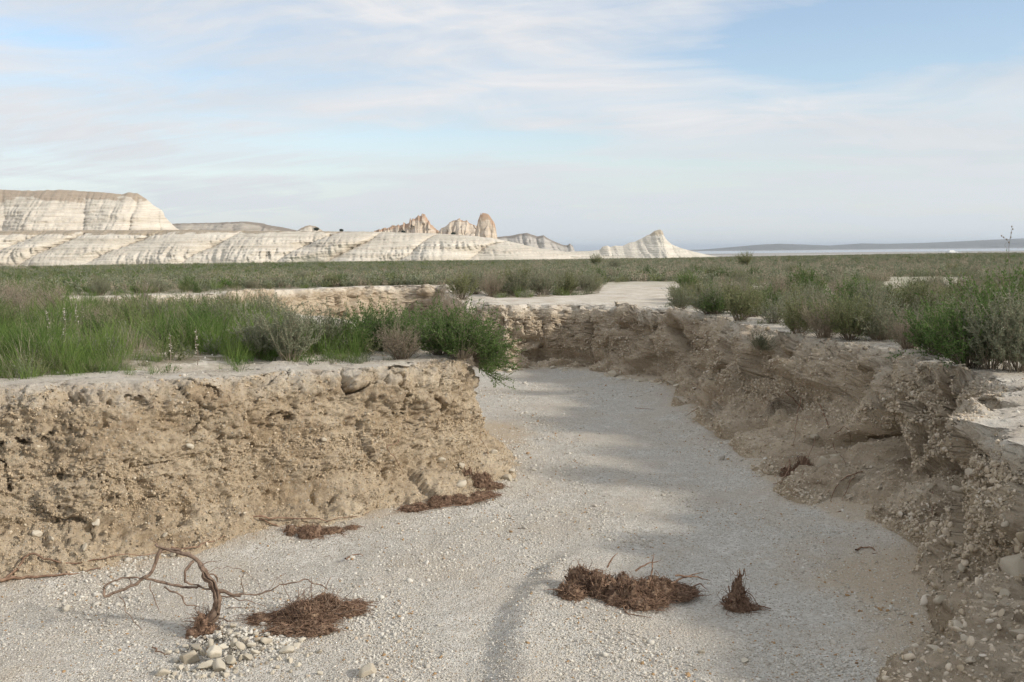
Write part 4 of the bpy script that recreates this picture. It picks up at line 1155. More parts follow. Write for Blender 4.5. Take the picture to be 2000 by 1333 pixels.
def place_shrub(kd, loc, size, rz, label, group=None, tilt=(0, 0), sz=None):
    s, l = random.choice(KINDS[kd]); e = empty('shrub', loc, rz, size)
    if sz: e.scale = sz
    e.rotation_euler = (tilt[0], tilt[1], rz)
    for nm, me in (('stem', s), ('foliage', l)):
        o = bpy.data.objects.new(nm, me); C.objects.link(o); o.parent = e
    return tag(e, label, 'shrub', group)


def sdp(p): return float(signed(np.array([[p[0], p[1]]]))[0])


# named shrubs that stand out: (px, py base, kind, size, label)
named = [(905, 584, 'olive', 1.15, 'olive shrub at the left end of the clump on the white promontory'), (960, 579, 'dry', 1.25, 'straw-coloured dry shrub in the middle left of the promontory clump'),
         (1010, 579, 'sage', 1.2, 'grey-green shrub in front on the promontory clump'), (1060, 577, 'sage', 1.25, 'broad grey-green shrub at the centre of the promontory clump'), (1110, 573, 'olive', .95, 'olive shrub right of centre in the promontory clump'),
         (1150, 569, 'sage', .85, 'low grey-green shrub ending the promontory clump on the right'), (930, 575, 'sage', 1.2, 'grey shrub behind the left end of the promontory clump'), (1010, 573, 'olive', 1.3, 'dark shrub behind the middle of the promontory clump'),
         (880, 640, 'dry', 1.0, 'dead grey brush hanging at the left tip of the promontory'), (1100, 570, 'sage', 1.2, 'pale shrub behind the right of the promontory clump'),
         (1330, 605, 'sage', .75, 'small grey bush with long low sprigs at the right end of the white ledge'), (1385, 612, 'sage', 1.0, 'silvery shrub just right of the sprigged bush'), (1445, 625, 'olive', 1.05, 'rounded olive shrub with yellow-green base on the rim'),
         (1420, 598, 'dry', 1.1, 'dry straw shrub behind the rounded olive one'), (1520, 595, 'dry', 1.15, 'pinkish dry shrub standing above the others'), (1575, 585, 'green', 1.1, 'bright green tuft-like shrub beside the pinkish one'),
         (1560, 655, 'olive', .9, 'dark olive shrub at the rim over the crumbled slope'), (1610, 660, 'dry', .95, 'straw and green shrub on the rim above the crack'), (1660, 665, 'olive', 1.0, 'olive shrub over the black crack in the bank'),
         (1720, 665, 'sage', 1.0, 'grey-green shrub right of the black crack'), (1775, 680, 'dry', .8, 'low dead brush lying on the rim of the right bank'), (1830, 690, 'green', .9, 'dark green shrub left of the feathery bush'),
         (1890, 715, 'green', 1.15, 'dark green shrub behind the feathery bush'), (1935, 722, 'feather', 1.2, 'feathery sage bush spilling over the right rim'), (1990, 725, 'feather', 1.25, 'feathery sage bush at the right edge of the view'),
         (1900, 640, 'olive', 1.25, 'olive bush standing behind the dark green shrubs on the right'), (1960, 650, 'green', 1.4, 'leafy green bush behind the feathery ones at the right edge'), (1700, 635, 'sage', 1.1, 'grey shrub in the second row on the right bank'),
         (1655, 628, 'green', 1.0, 'green shrub in the second row on the right bank'), (1780, 640, 'olive', 1.2, 'olive shrub in the second row near the pale patch'),
         (560, 708, 'feather', 1.0, 'feathery grey-green bush on the white rim of the left bank'), (500, 702, 'feather', .85, 'smaller feathery bush left of the big feathery one'), (620, 690, 'sage', .9, 'grey bush right of the feathery one on the left bank'),
         (680, 690, 'green', .7, 'green bush at the start of the corner thicket'), (740, 685, 'green', .85, 'leafy green bush with sprigs above the wide fissure'), (800, 690, 'green', .8, 'dense green bush in the corner thicket'),
         (860, 695, 'green', .85, 'dense green bush overhanging the corner'), (900, 700, 'green', .9, 'outermost green bush trailing over the corner edge'), (780, 705, 'dry', .8, 'grey brush under the corner thicket'), (720, 655, 'green', .6, 'green bush behind the leafy one'),
         (800, 655, 'green', .6, 'green bush behind the dense corner bush'), (1163, 520, 'olive', 2.4, 'large lone bush standing over the plain right of centre'), (1200, 527, 'sage', 1.6, 'low bush right of the large lone one'),
         (40, 625, 'dry', 1.1, 'tangled dry brush at the left edge'), (90, 618, 'dry', 1.15, 'tangled dry brush second from the left edge'), (30, 600, 'dry', 1.2, 'grey brush behind the left tangle')]
placed = []
for (x, y, kd, s, lab) in named:
    p = plain_px(x, y)
    if x < 1000 and y > 680: p = p + np.array((0, 0.1, 0))
    p[2] -= .015
    hang = None
    place_shrub(kd, tuple(p), s, random.uniform(0, 6.28), lab); placed.append((p[0], p[1], .2 * s))
for i in range(34):
    x = 1360 + 640 * (i + random.random()) / 34; y = np.interp(x, [1360, 1500, 1560, 1700, 1850, 2000], [612, 632, 655, 664, 700, 722]) - random.uniform(4, 34)
    kd = random.choice(['sage', 'sage', 'olive', 'green', 'dry', 'feather']); s_ = random.uniform(.5, .85); p = plain_px(x, y)
    place_shrub(kd, (p[0], p[1], p[2] - .02), s_, random.uniform(0, 6.28), {'sage': 'grey-green', 'olive': 'olive', 'green': 'green', 'dry': 'dry straw-coloured', 'feather': 'feathery silver-green'}[kd] + ' shrub filling the thicket along the right rim', 'shrubs in the thicket on the right rim'); placed.append((p[0], p[1], .2))
# tiny plants on the far edge
for (x, y, s, lab) in [(1455, 512, 2.2, 'lone round bush against the lake')]:
    p = at_depth(x, y, 60); p[2] = float(top_z(p[None, :2])[0]); place_shrub('olive', tuple(p), s, 1.0, lab)
# shrub growing out of the right bank face and hanging dead brush
p = wall_hit(RP, 1480, 680, 6, 10); place_shrub('sage', tuple(p + np.array((0, -.02, -.03))), .45, 1.0, 'small grey bush rooted in the face of the right bank', tilt=(.5, -.3))
p = wall_hit(RP, 1510, 790, 6, 10); place_shrub('dry', tuple(p + np.array((0, -.05, .05))), .7, 1.0, 'grey dead twigs hanging on the bank left of the hollow', tilt=(2.6, .3))
p = wall_hit(LP, 935, 715, 7, 10); place_shrub('green', tuple(p + np.array((.02, .05, .04))), .75, 1.0, 'green sprays hanging down the corner of the left bank', tilt=(1.2, .9))

# shrubs of the middle ground, one object each
cnt = 0; tries = 0
MID = []
r2 = np.random.default_rng(99)
while cnt < 235 and tries < 20000:
    tries += 1
    th = r2.uniform(R(-28), R(28)); d = 8.5 * (34 / 8.5) ** r2.uniform(0, 1); P = np.array([[d * math.sin(th), d * math.cos(th)]])
    sd1 = float(signed(P)[0] - extra(P)[0]); minsd = .48 if P[0, 0] > 1 else .8
    if sd1 < minsd or bare(P)[0]: continue
    if P[0, 0] < 0.5 and P[0, 1] < 13 and sd1 < 1.0: continue
    if -.235 < P[0, 0] / P[0, 1] < -.06 and P[0, 1] < 16: continue
    if any((P[0, 0] - a) ** 2 + (P[0, 1] - b) ** 2 < (c * 0.9 + .12) ** 2 for a, b, c in placed): continue
    left = P[0, 0] < -1
    kd = r2.choice(['sage', 'olive', 'dry', 'green'], p=[.30, .22, .36, .12] if left else [.42, .24, .22, .12]); s = r2.uniform(.45, .95)
    p = (P[0, 0], P[0, 1], float(top_z(P)[0]) - .02)
    side = 'on the plain beyond the left bank' if P[0, 0] < 0 else 'on the plain beyond the right bank'
    colr = {'sage': 'grey-green', 'olive': 'olive', 'dry': 'dry straw-coloured', 'green': 'green'}[kd]
    place_shrub(kd, p, s, r2.uniform(0, 6.28), 'low %s shrub %s' % (colr, side), 'low shrubs scattered over the plain'); placed.append((p[0], p[1], .17 * s)); cnt += 1


# instanced stuff: geometry nodes on a cloud of points
def gn_scatter(name, pts, rot, scl, idx, sources, label, cat):
    col = bpy.data.collections.new(name + '_sources')
    for k, o in enumerate(sources): o.name = '%s_shape_%02d' % (name, k); col.objects.link(o)
    me = bpy.data.meshes.new(name); me.vertices.add(len(pts)); me.vertices.foreach_set('co', np.asarray(pts, np.float32).ravel())
    a = me.attributes.new('rot', 'FLOAT_VECTOR', 'POINT'); a.data.foreach_set('vector', np.asarray(rot, np.float32).ravel())
    a = me.attributes.new('scl', 'FLOAT', 'POINT'); a.data.foreach_set('value', np.asarray(scl, np.float32))
    a = me.attributes.new('idx', 'INT', 'POINT'); a.data.foreach_set('value', np.asarray(idx, np.int32))
    o = bpy.data.objects.new(name, me); C.objects.link(o)
    ng = bpy.data.node_groups.new(name, 'GeometryNodeTree'); ng.interface.new_socket('Geometry', in_out='INPUT', socket_type='NodeSocketGeometry'); ng.interface.new_socket('Geometry', in_out='OUTPUT', socket_type='NodeSocketGeometry')
    N_ = ng.nodes; L_ = ng.links; gi = N_.new('NodeGroupInput'); go = N_.new('NodeGroupOutput'); ip = N_.new('GeometryNodeInstanceOnPoints'); ci = N_.new('GeometryNodeCollectionInfo')
    ci.inputs['Collection'].default_value = col; ci.inputs['Separate Children'].default_value = True; ci.inputs['Reset Children'].default_value = True
    L_.new(gi.outputs[0], ip.inputs['Points']); L_.new(ci.outputs[0], ip.inputs['Instance']); ip.inputs['Pick Instance'].default_value = True
    for nm, dt, sock in (('rot', 'FLOAT_VECTOR', 'Rotation'), ('scl', 'FLOAT', 'Scale'), ('idx', 'INT', 'Instance Index')):
        na = N_.new('GeometryNodeInputNamedAttribute'); na.data_type = dt; na.inputs[0].default_value = nm; L_.new(na.outputs[0], ip.inputs[sock])
    L_.new(ip.outputs[0], go.inputs[0]); md = o.modifiers.new('scatter', 'NODES'); md.node_group = ng
    return tag(o, label, cat, kind='stuff')


def tuft(seed, n, height, spread, width, mat, lean=.5, droop=.4, segs=4):
    V, F, t = strip_blades(n, height, spread, width, seed, lean, segs, droop); A = Acc(); A.add(V, F, t); return A.build('tuft', mat, link=False)


def sprig(seed, mat, nst, height, leaf, per, spread=1.0):
    S, L = shrub(seed, nst=nst, height=height, spread=spread, leaf=leaf, per=per, twigs=1, up=.6, wood=.0016); A = Acc()
    for (V, T) in zip(L.v, L.tone): pass
    vs = np.vstack(S.v + L.v); A.add(vs, np.vstack([f for f in S.f[4]] + [f + S.n for f in L.f[4]]), np.concatenate(S.tone + L.tone)); return A.build('sprig', mat, link=False)


NS = 2600; th = rng.uniform(R(-29), R(29), NS); d = 4.8 * (13 / 4.8) ** rng.uniform(0, 1, NS); P = np.column_stack([d * np.sin(th), d * np.cos(th)]); sdv = signed(P) - extra(P)
cl = fbm(np.column_stack([P * 2.0, np.zeros(NS)]), 3, 171); m = (sdv > .5) & (sdv < 1.6) & (rng.uniform(0, 1, NS) < np.clip(.15 + 1.3 * cl, .03, .8)) & (P[:, 0] < 2.2); P = P[m]; n = len(P)
gn_scatter('weeds', np.column_stack([P, top_z(P) - .01]), np.column_stack([rng.normal(0, .2, n), rng.normal(0, .2, n), rng.uniform(0, 6.28, n)]), rng.uniform(.18, .5, n), rng.integers(0, 6, n),
           [tuft(120 + k, 26, .26, .10, .0030, M_GRASS, .9, .6) for k in range(2)] + [sprig(140 + k, M_SAGE, 12, .24, (.02, .0032), 24, 1.3) for k in range(2)] + [sprig(150 + k, M_BUSH, 12, .22, (.024, .004), 20, 1.3) for k in range(2)], 'small weeds and sprigs thinning out over the white rim', 'weeds')
src = [tuft(k, 60 + 15 * k, .30 + .05 * k, .08 + .015 * k, .0030, M_GRASS, .35 + .12 * k, .25 + .12 * k) for k in range(4)] + [tuft(20 + k, 60, .26, .12, .0026, M_GRASS, .7, .5) for k in range(2)] + \
      [tuft(30 + k, 70, .30, .12, .0014, M_DRY, .7, .3) for k in range(3)] + [sprig(40 + k, M_OLIVE, 26, .26, (.02, .003), 30) for k in range(2)] + [sprig(50 + k, M_SAGE, 26, .24, (.018, .0026), 30) for k in range(2)]
NG = 26000
th = rng.uniform(R(-30), R(30), NG); d = 4.5 * (38 / 4.5) ** (rng.uniform(0, 1, NG) ** .9); P = np.column_stack([d * np.sin(th), d * np.cos(th)]); sdv = signed(P)
q3 = np.column_stack([P, np.zeros(NG)]); dn = fbm(q3 * .8, 3, 55) + .3 * fbm(q3 * 3, 2, 56)
sdv = sdv - extra(P); left = P[:, 0] < .4; nearL = left & (P[:, 1] < 17)
front = sstep(.58, 1.10, sdv + .7 * dn + .25 * vnoise(np.column_stack([P * 3.1, np.zeros(NG)]), 93))
pr = np.where(nearL, .80 * front, .44 * sstep(.45, .9, sdv)) * np.clip(.55 + dn * 1.6, 0.02, 1.15)
pr = np.where(~left & (P[:, 1] < 12), pr * 1.1, pr)
azv = P[:, 0] / P[:, 1]; gapm = (azv > -.235) & (azv < -.06) & (P[:, 1] > 8.8) & (P[:, 1] < 17); pr = np.where(gapm, pr * .5, pr)
m = (rng.uniform(0, 1, NG) < pr) & ~bare(P) & (sdv > .5); P = P[m]; sdv = sdv[m]; left = left[m]; n = len(P)
u = rng.uniform(0, 1, n); gz = vnoise(np.column_stack([P * .55, np.zeros(n)]), 91)
gz = gz + .5 * vnoise(np.column_stack([P * 1.7, np.zeros(n)]), 92); grn = np.where(left & (P[:, 1] < 10.5), .62 + .6 * gz, .20 + .6 * gz)
idx = np.where(u < grn, rng.integers(0, 6, n), rng.integers(6, 13, n))
rot = np.column_stack([rng.normal(0, .12, n), rng.normal(0, .12, n), rng.uniform(0, 6.28, n)])
scl = (.36 + .70 * rng.uniform(0, 1, n) ** 1.3) * np.where(left & (P[:, 1] < 13), 1.0, .85) * (.45 + .55 * sstep(.6, 1.5, sdv))
gm = (P[:, 0] / P[:, 1] > -.235) & (P[:, 0] / P[:, 1] < -.06) & (P[:, 1] > 8.5) & (P[:, 1] < 17); scl = np.where(gm, scl * .45, scl); bk = left & (P[:, 0] / P[:, 1] < -.235) & (P[:, 1] > 9); scl = np.where(bk, scl * 1.2, scl)
gn_scatter('grass', np.column_stack([P, top_z(P) - .03]), rot, scl, idx, src, 'mixed green grass and low herbs on both banks', 'grass')

# far steppe cover
srcf = [sprig(60 + k, M_SAGE, 12, .34, (.055, .011), 12, 1.1) for k in range(3)] + [sprig(70 + k, M_OLIVE, 12, .32, (.055, .011), 12, 1.0) for k in range(3)] + [sprig(80 + k, M_DRY, 12, .30, (.05, .007), 9, 1.0) for k in range(2)] + [sprig(90 + k, M_BUSH, 12, .30, (.05, .012), 12, 1.1) for k in range(1)]
NF = 60000
th = rng.uniform(R(-31), R(31), NF); d = 24 * (620 / 24) ** rng.uniform(0, 1, NF); P = np.column_stack([d * np.sin(th), d * np.cos(th)])
q3 = np.column_stack([P, np.zeros(NF)]); m = (signed(P) > .6) & ~bare(P) & (rng.uniform(0, 1, NF) < np.clip(.6 + 1.8 * fbm(q3 * np.array((.06, .02, 1)), 3, 12), .15, 1)); P = P[m]; d = d[m]; n = len(P)
rot = np.column_stack([np.zeros(n), np.zeros(n), rng.uniform(0, 6.28, n)]); scl = rng.uniform(.5, 1.05, n) * np.clip(d / 70, .9, 2.0)
g1 = vnoise(np.column_stack([P[:, 0] * .02, P[:, 1] * .008, np.zeros(n)]), 14); u = rng.uniform(0, 1, n) + .6 * g1
idx = np.where(u > .72, rng.integers(3, 6, n), np.where(u > .25, rng.integers(0, 3, n), rng.integers(6, 8, n))); idx = np.where((u > .9) & (rng.uniform(0, 1, n) < .5), 8, idx)
gn_scatter('steppe_scrub', np.column_stack([P, top_z(P) - .03]), rot, scl, idx, srcf, 'low grey-green scrub covering the far plain', 'ground cover')

# dead plant litter and chips on the bare rims
r4 = np.random.default_rng(31); NL = 60000; th = r4.uniform(R(-29), R(29), NL); d = 4.6 * (14 / 4.6) ** r4.uniform(0, 1, NL); P = np.column_stack([d * np.sin(th), d * np.cos(th)]); sdl = signed(P) - extra(P)
cl = fbm(np.column_stack([P * 1.5, np.zeros(NL)]), 3, 71)
m = (sdl > .34) & (sdl < 1.9) & (r4.uniform(0, 1, NL) < np.clip(.12 + .9 * cl, .015, .6)); P = P[m][:5200]; A = Acc()
zt = top_z(P)
for k in range(len(P)):
    a = r4.uniform(0, 6.28); L = r4.uniform(.012, .06); c = np.array((P[k, 0], P[k, 1], zt[k] + .006)); dv = np.array((math.cos(a), math.sin(a), r4.normal(0, .12))) * L / 2; w = r4.uniform(.0006, .0018)
    sv = np.array((-math.sin(a), math.cos(a), 0)) * w; up_ = np.array((0, 0, w)); bend = sv * r4.normal(0, 4)
    V = np.array([c - dv - sv, c - dv + sv, c + bend - sv + up_, c + bend + sv + up_, c + dv - sv, c + dv + sv]); A.add(V, [[0, 1, 3, 2], [2, 3, 5, 4]], r4.uniform(0, 1))
g = A.build('plant_litter', M_STEM, smooth=False); tag(g, 'dead twig litter strewn over the bare rims of both banks', 'litter', kind='stuff')
P2 = np.column_stack([4.6 * 0 + P, zt]); q = P2[::2] + np.column_stack([r4.normal(0, .1, (len(P2[::2]), 2)), np.zeros(len(P2[::2]))]); q[:, 2] = top_z(q[:, :2]) + .003
g = scatter('gravel', q, lognorm(len(q), .006, .45, .003, .022), M_PEB, 32, sub=1); tag(g, 'small stone chips lying on the bare rims of the banks', 'gravel', kind='stuff')

# flowering stalks standing above the grass
def flower_stalk(loc, h, label, rz, dense=30):
    e = empty('flower_stalk', loc, rz); A = Acc(); r = np.random.default_rng(int(h * 1e4) + int(rz * 100)); pts = [(0, 0, 0), (.01, 0, h * .35), (.0, .01, h * .7), (.012, 0, h)]
    V, F = tube(pts, [.003, .0025, .002, .001], 4, .004); A.add(V, F)
    A.build('stem', M_STEM, e); n = dense; t = r.uniform(.3, 1, n); c = np.column_stack([.01 * np.sin(t * 3), .005 + 0 * t, t * h]); a = r.uniform(0, 6.28, n); dv = np.column_stack([np.cos(a), np.sin(a), r.uniform(-.2, .7, n)])
    B = Acc(); s = np.cross(dv, r.normal(size=(n, 3))); s /= np.linalg.norm(s, axis=1)[:, None]; l = .013 * (1.3 - t)[:, None] + .005; w = .0038
    V = np.stack([c, c + dv * l * .6 + s * w, c + dv * l, c + dv * l * .6 - s * w], 1).reshape(-1, 3); B.add(V, np.arange(4 * n).reshape(-1, 4), np.repeat(r.uniform(0, 1, n), 4)); B.build('blossom', M_PETAL, e)
    return tag(e, label, 'flower', 'pale flowering stalks in the grass')


for (x, y, h, lab) in [(165, 660, .62, 'tallest pale flower stalk in the left grass'), (150, 665, .40, 'pale flower stalk just left of the tallest one'), (292, 640, .5, 'pale flower stalk above the middle of the left grass'),
                       (315, 638, .48, 'pale flower stalk right of the middle one'), (96, 690, .32, 'short pale flower stalk low at the far left'), (128, 700, .36, 'pale branching stalk in front at the left'),
                       (332, 712, .22, 'small beige seed head in front of the grass'), (386, 712, .24, 'small whitish seed head near the rim'), (480, 640, .42, 'pale stalk at the back of the green grass'),
                       (1627, 600, .5, 'white flowered stalk among the shrubs right of centre'), (1505, 570, .55, 'thin white stalk by the green tuft'), (1660, 560, .5, 'thin grassy stalk reaching towards the lake')]:
    p = plain_px(x, y); p[2] -= .01; flower_stalk(tuple(p), h, lab, random.uniform(0, 6))
# the tall thin spray against the sky on the right
p = plain_px(1975, 660); e = empty('flower_stalk', tuple(p)); tag(e, 'tall thin bare stalk rising against the sky at the far right', 'plant stalk'); Y0 = p[1]
A = Acc()
for pts, r0 in [([(1975, 660), (1972, 560), (1970, 500), (1972, 470), (1977, 442)], .003), ([(1972, 475), (1965, 468), (1955, 461)], .0015), ([(1972, 470), (1976, 455), (1974, 448)], .0015), ([(1971, 490), (1962, 480), (1966, 474)], .0012)]:
    pp_ = [at_depth(x, y, Y0) - p for x, y in pts]; V, F = tube(pp_, list(np.linspace(r0, .0008, len(pp_))), 4, .003); A.add(V, F)
A.build('stem', M_STEM, e); B = Acc()
for (x, y) in [(1976, 443), (1978, 448), (1975, 455), (1956, 461), (1960, 464), (1966, 468), (1974, 464), (1970, 474)]:
    v, f = ICO[1]; B.add(v * np.array((.006, .006, .009)) + (at_depth(x, y, Y0) - p), f)
B.build('bud', M_STEM, e)

# ------------------------------------------------------------------ cliffs, buttes, far hills
def skyline(pxs, D): return np.array([at_depth(x, y, D) for x, y in pxs])


def butte(name, pxs, D, back, front, foot_z, mat, seed, flute=0.10, step=1.6, cap=0.8, power=1.0, strat=0.0, label=None, rows=110, plateau=0.0, gul=1.0, shear=0.0, gs=1.0, rill=.8, jag=.02, slant=.35, dp=.8, capz=None):
    """ridge whose crest follows the skyline; slopes fall to foot_z in front over `front` metres and behind over `back`"""
    Sx = skyline(pxs, D); x = np.arange(Sx[0, 0], Sx[-1, 0], step); crest = np.interp(x, Sx[:, 0], Sx[:, 2])
    crest = crest + (jag * (crest - foot_z)) * fbm(np.column_stack([x * .15, 0 * x, 0 * x]), 4, seed)
    vf = np.linspace(0, 1, rows); vb = np.linspace(0, 1, 20)[1:]
    if dp < .5:
        _, ic = worley(np.column_stack([x * .30, 0 * x, 0 * x]), seed); crest = crest + (ic - .5) * .12 * (crest - foot_z)
    hgt = crest - foot_z; n = len(x)
    X = np.repeat(x, rows).reshape(n, rows); Vv = np.broadcast_to(vf, (n, rows))
    rg = np.random.default_rng(seed); sp_ = 60.0 / gs * .42; cs = x[0] - 3 * sp_ + np.cumsum(rg.uniform(.25, 1.9, int((x[-1] - x[0]) / sp_) + 12) * sp_)
    wv = 5 * vnoise(np.stack([X * .03, Vv * 2.0, 0 * X], -1).reshape(-1, 3), seed + 2).reshape(X.shape) * sp_ / 40
    xs = X + wv - slant * sp_ * (1 - Vv) * (1 + .8 * vnoise(np.stack([X * .007, 0 * X, 0 * X], -1).reshape(-1, 3), seed + 6).reshape(X.shape)); k = np.clip(np.searchsorted(cs, xs.ravel()), 1, len(cs) - 1).reshape(xs.shape)
    lo, hi = cs[k - 1], cs[k]; u_ = np.clip((xs - lo) / (hi - lo), 0, 1); g = 1.15 * (np.sin(np.pi * u_) ** .5) * (.55 + .45 * vnoise(np.stack([k * 7.3, 0 * X, 0 * X], -1).reshape(-1, 3), seed).reshape(X.shape)) - .3
    q = np.stack([X * .045 * gs + .3 * Vv, 0 * X + seed, Vv * .8], -1).reshape(-1, 3)
    q2 = np.stack([X * .16 + .8 * Vv, 0 * X, Vv * 1.6], -1).reshape(-1, 3); g2 = (1 - np.abs(fbm(q2, 4, seed + 5, .6)) * 2).reshape(n, rows) * np.clip(.5 + 1.3 * vnoise(np.stack([X * .02, 0 * X, Vv * 2.5], -1).reshape(-1, 3), seed + 15).reshape(n, rows), .05, 1.2)
    hp = Vv ** power
    Z = foot_z + hgt[:, None] * hp
    if strat:
        zz = Z + 0.4 * fbm(np.stack([X * .02, 0 * X, Z * .05], -1).reshape(-1, 3), 2, seed + 9).reshape(n, rows)
        Z = Z + strat * np.sin(zz * 2 * np.pi / (strat * 7)) * np.sin(np.pi * Vv)
    depth = front * (np.clip(hgt, .01, None) / hgt.max())[:, None] ** dp
    Yo = D - depth * (1 - Vv) - (g * flute * 2.4 * gul + g2 * flute * rill) * depth * np.sin(np.pi * np.clip(Vv * .97 + .03, 0, 1)) ** .6
    Yo = Yo + (0.25 * depth * gul) * vnoise(np.stack([X * .02, 0 * X, 0 * X], -1).reshape(-1, 3), seed + 3).reshape(n, rows) * (1 - Vv)
    Yo = Yo - .09 * depth * fbm(np.stack([X * .035, 0 * X, Z * .10], -1).reshape(-1, 3), 5, seed + 16, .6).reshape(X.shape) * np.sin(np.pi * np.clip(Vv * .9 + .05, 0, 1))
    if dp < .5:
        wq, iq = worley(np.stack([X * .22, 0 * X, Z * .10], -1).reshape(-1, 3), seed + 4); Yo = Yo - (front * .45 * (iq - .5) * sstep(.8, .5, wq)).reshape(X.shape) * np.sin(np.pi * np.clip(Vv * .9 + .08, 0, 1))
    pf = np.stack([X, Yo, Z], -1)
    Xb = np.repeat(x, 19).reshape(n, 19); Vb = np.broadcast_to(vb, (n, 19))
    Zb = crest[:, None] - hgt[:, None] * np.clip((Vb - plateau) / (1 - plateau), 0, 1) ** 1.1; Yb = D + back * Vb
    Xb = Xb + shear * back * Vb
    pb = np.stack([Xb, Yb, Zb], -1); allp = np.concatenate([pf, pb], 1).reshape(-1, 3)
    capv = np.zeros(n * (rows + 19)) if cap > 1 else np.concatenate([sstep(cap, 1.0, Vv + .10 * fbm(q, 3, seed + 8).reshape(n, rows)), np.ones((n, 19))], 1).reshape(-1)
    if capz is not None: capv = sstep(capz[0], capz[1], allp[:, 2] + capz[2] * fbm(allp * .08, 4, seed))
    o = mk_mesh(name, allp, grid_faces(n, rows + 19), mat, attrs={'cap': capv}); tag(o, label, kind='structure'); return o


CH = mat_cliff('chalk', (0.54, 0.485, 0.40), (0.72, 0.66, 0.56), (0.40, 0.325, 0.245), 1.0, (0.36, 0.285, 0.215))
CH_T = mat_cliff('chalk_terrace', (0.52, 0.46, 0.37), (0.70, 0.645, 0.55), (0.40, 0.33, 0.25), 1.0, (0.33, 0.27, 0.19))
CH_O = mat_cliff('orange_chalk', (0.52, 0.43, 0.33), (0.64, 0.56, 0.46), (0.42, 0.29, 0.20), 0.8, (0.48, 0.32, 0.22))
CH_B = mat_cliff('brown_mesa', (0.34, 0.30, 0.25), (0.48, 0.43, 0.36), (0.26, 0.22, 0.18), 1.0, (0.24, 0.20, 0.16))
CH_G = mat_cliff('grey_hill', (0.40, 0.37, 0.33), (0.52, 0.485, 0.43), (0.24, 0.21, 0.18), 0.8, (0.24, 0.21, 0.18))
CH_W = mat_cliff('crag_chalk', (0.54, 0.50, 0.42), (0.68, 0.63, 0.54), (0.42, 0.36, 0.27), .7, (0.50, 0.42, 0.31))
M_HILL = mat_cliff('far_hill', (0.12, 0.12, 0.10), (0.20, 0.19, 0.16), (0.14, 0.13, 0.11), 0.3)

butte('cliff', [(-700, 440), (-300, 445), (0, 451), (150, 450), (350, 449.5), (480, 451), (600, 452), (730, 453), (800, 455), (860, 457), (920, 461), (960, 465), (1000, 473), (1050, 485), (1110, 493), (1180, 500), (1260, 505), (1330, 508), (1400, 509)],
      900, 500, 70, -8.6, CH_T, 41, gs=.50, gul=1.35, rill=.75, flute=.15, slant=-.9, step=.9, cap=.62, power=.85, strat=.35, capz=(17.5, 21.5, 3.5), label='long white chalk terrace below the mesa', rows=130, plateau=.6)
butte('mesa', [(-700, 350), (-300, 362), (-100, 368), (0, 371), (60, 373), (120, 371), (200, 376), (238, 380), (250, 376.5), (268, 378), (278, 384), (290, 392), (298, 400), (307, 406), (316, 411), (320, 416), (322, 424), (332, 434), (342, 444), (360, 455), (380, 470)],
      1050, 260, 88, 2, CH, 52, gs=.5, gul=1.0, rill=.7, shear=-.55, flute=.075, step=1.0, cap=.66, power=1.05, strat=.5, capz=(54, 62, 9), jag=.014, label='white layered mesa with a brown cap at the left', plateau=.7)
butte('mesa', [(300, 441), (345, 437), (420, 435.5), (470, 433.5), (482, 433), (492, 437), (520, 441), (548, 447), (580, 455)], 1700, 200, 90, 10, CH_B, 55, flute=.08, step=2.5, strat=.6, cap=.8, label='low brown mesa behind the terrace', plateau=.6)
butte('butte', [(575, 455), (588, 446), (597, 442), (606, 440.5), (616, 442), (624, 447), (640, 458)], 1500, 30, 30, 8, CH, 57, step=.8, label='tiny white tip behind the terrace')
butte('butte', [(715, 456), (740, 449), (770, 441), (790, 438), (799, 437), (801, 429), (812, 427), (818, 421), (826, 419), (833, 423), (837, 430), (841, 440), (848, 446), (862, 450), (880, 462)],
      1080, 22, 26, 10, CH_O, 59, jag=.10, dp=.3, gs=2.5, slant=0, rill=.45, flute=.10, step=.45, cap=.72, power=1.5, label='orange-topped castle rock at the left')
butte('butte', [(850, 460), (862, 447), (870, 440), (880, 436), (888, 430), (897, 429), (904, 431), (911, 428.5), (915, 436), (926, 440), (934, 446), (945, 462)], 1060, 22, 26, 10, CH_O, 61, jag=.10, dp=.3, gs=2.5, slant=0, rill=.45, flute=.10, step=.45, cap=.9, power=1.2, label='pale saddle-shaped rock between two pinnacles')
butte('butte', [(926, 466), (931, 440), (935, 430), (940, 418), (946, 416), (953, 418), (958, 424), (963, 432), (967, 440), (969, 452), (972, 470)], 1000, 16, 14, 6, CH_O, 63, jag=.05, dp=.35, gs=2.5, slant=0, rill=.4, flute=.10, step=.3, cap=.78, power=2.2, label='tall orange pinnacle at the right of the castle rocks')
butte('hill', [(940, 468), (975, 463), (1000, 460.5), (1015, 457), (1030, 455.5), (1040, 459), (1050, 462), (1062, 460), (1070, 466), (1080, 471), (1100, 479), (1108, 480), (1113, 476), (1119, 481), (1123, 492), (1150, 506)], 1500, 120, 95, -10, CH_G, 67, gs=1.0, flute=.12, step=1.2, cap=.74, label='grey chalk hill with a dark cap behind')
butte('hill', [(1040, 501), (1110, 492), (1150, 491), (1172, 488), (1177, 482), (1186, 480), (1192, 483), (1202, 480), (1216, 481), (1228, 475), (1240, 472), (1252, 467), (1262, 461), (1270, 458), (1278, 452), (1285, 449), (1290, 448.5), (1294, 452), (1297, 462), (1303, 470), (1312, 478), (1330, 485), (1355, 492), (1390, 500), (1430, 507), (1470, 512)],
      1100, 80, 70, -11.5, CH_W, 71, gs=1.2, rill=1.0, capz=(14, 17, 3), flute=.05, step=.6, cap=1.6, power=1.5, strat=.3, label='white chalk hill with a shark-fin peak')
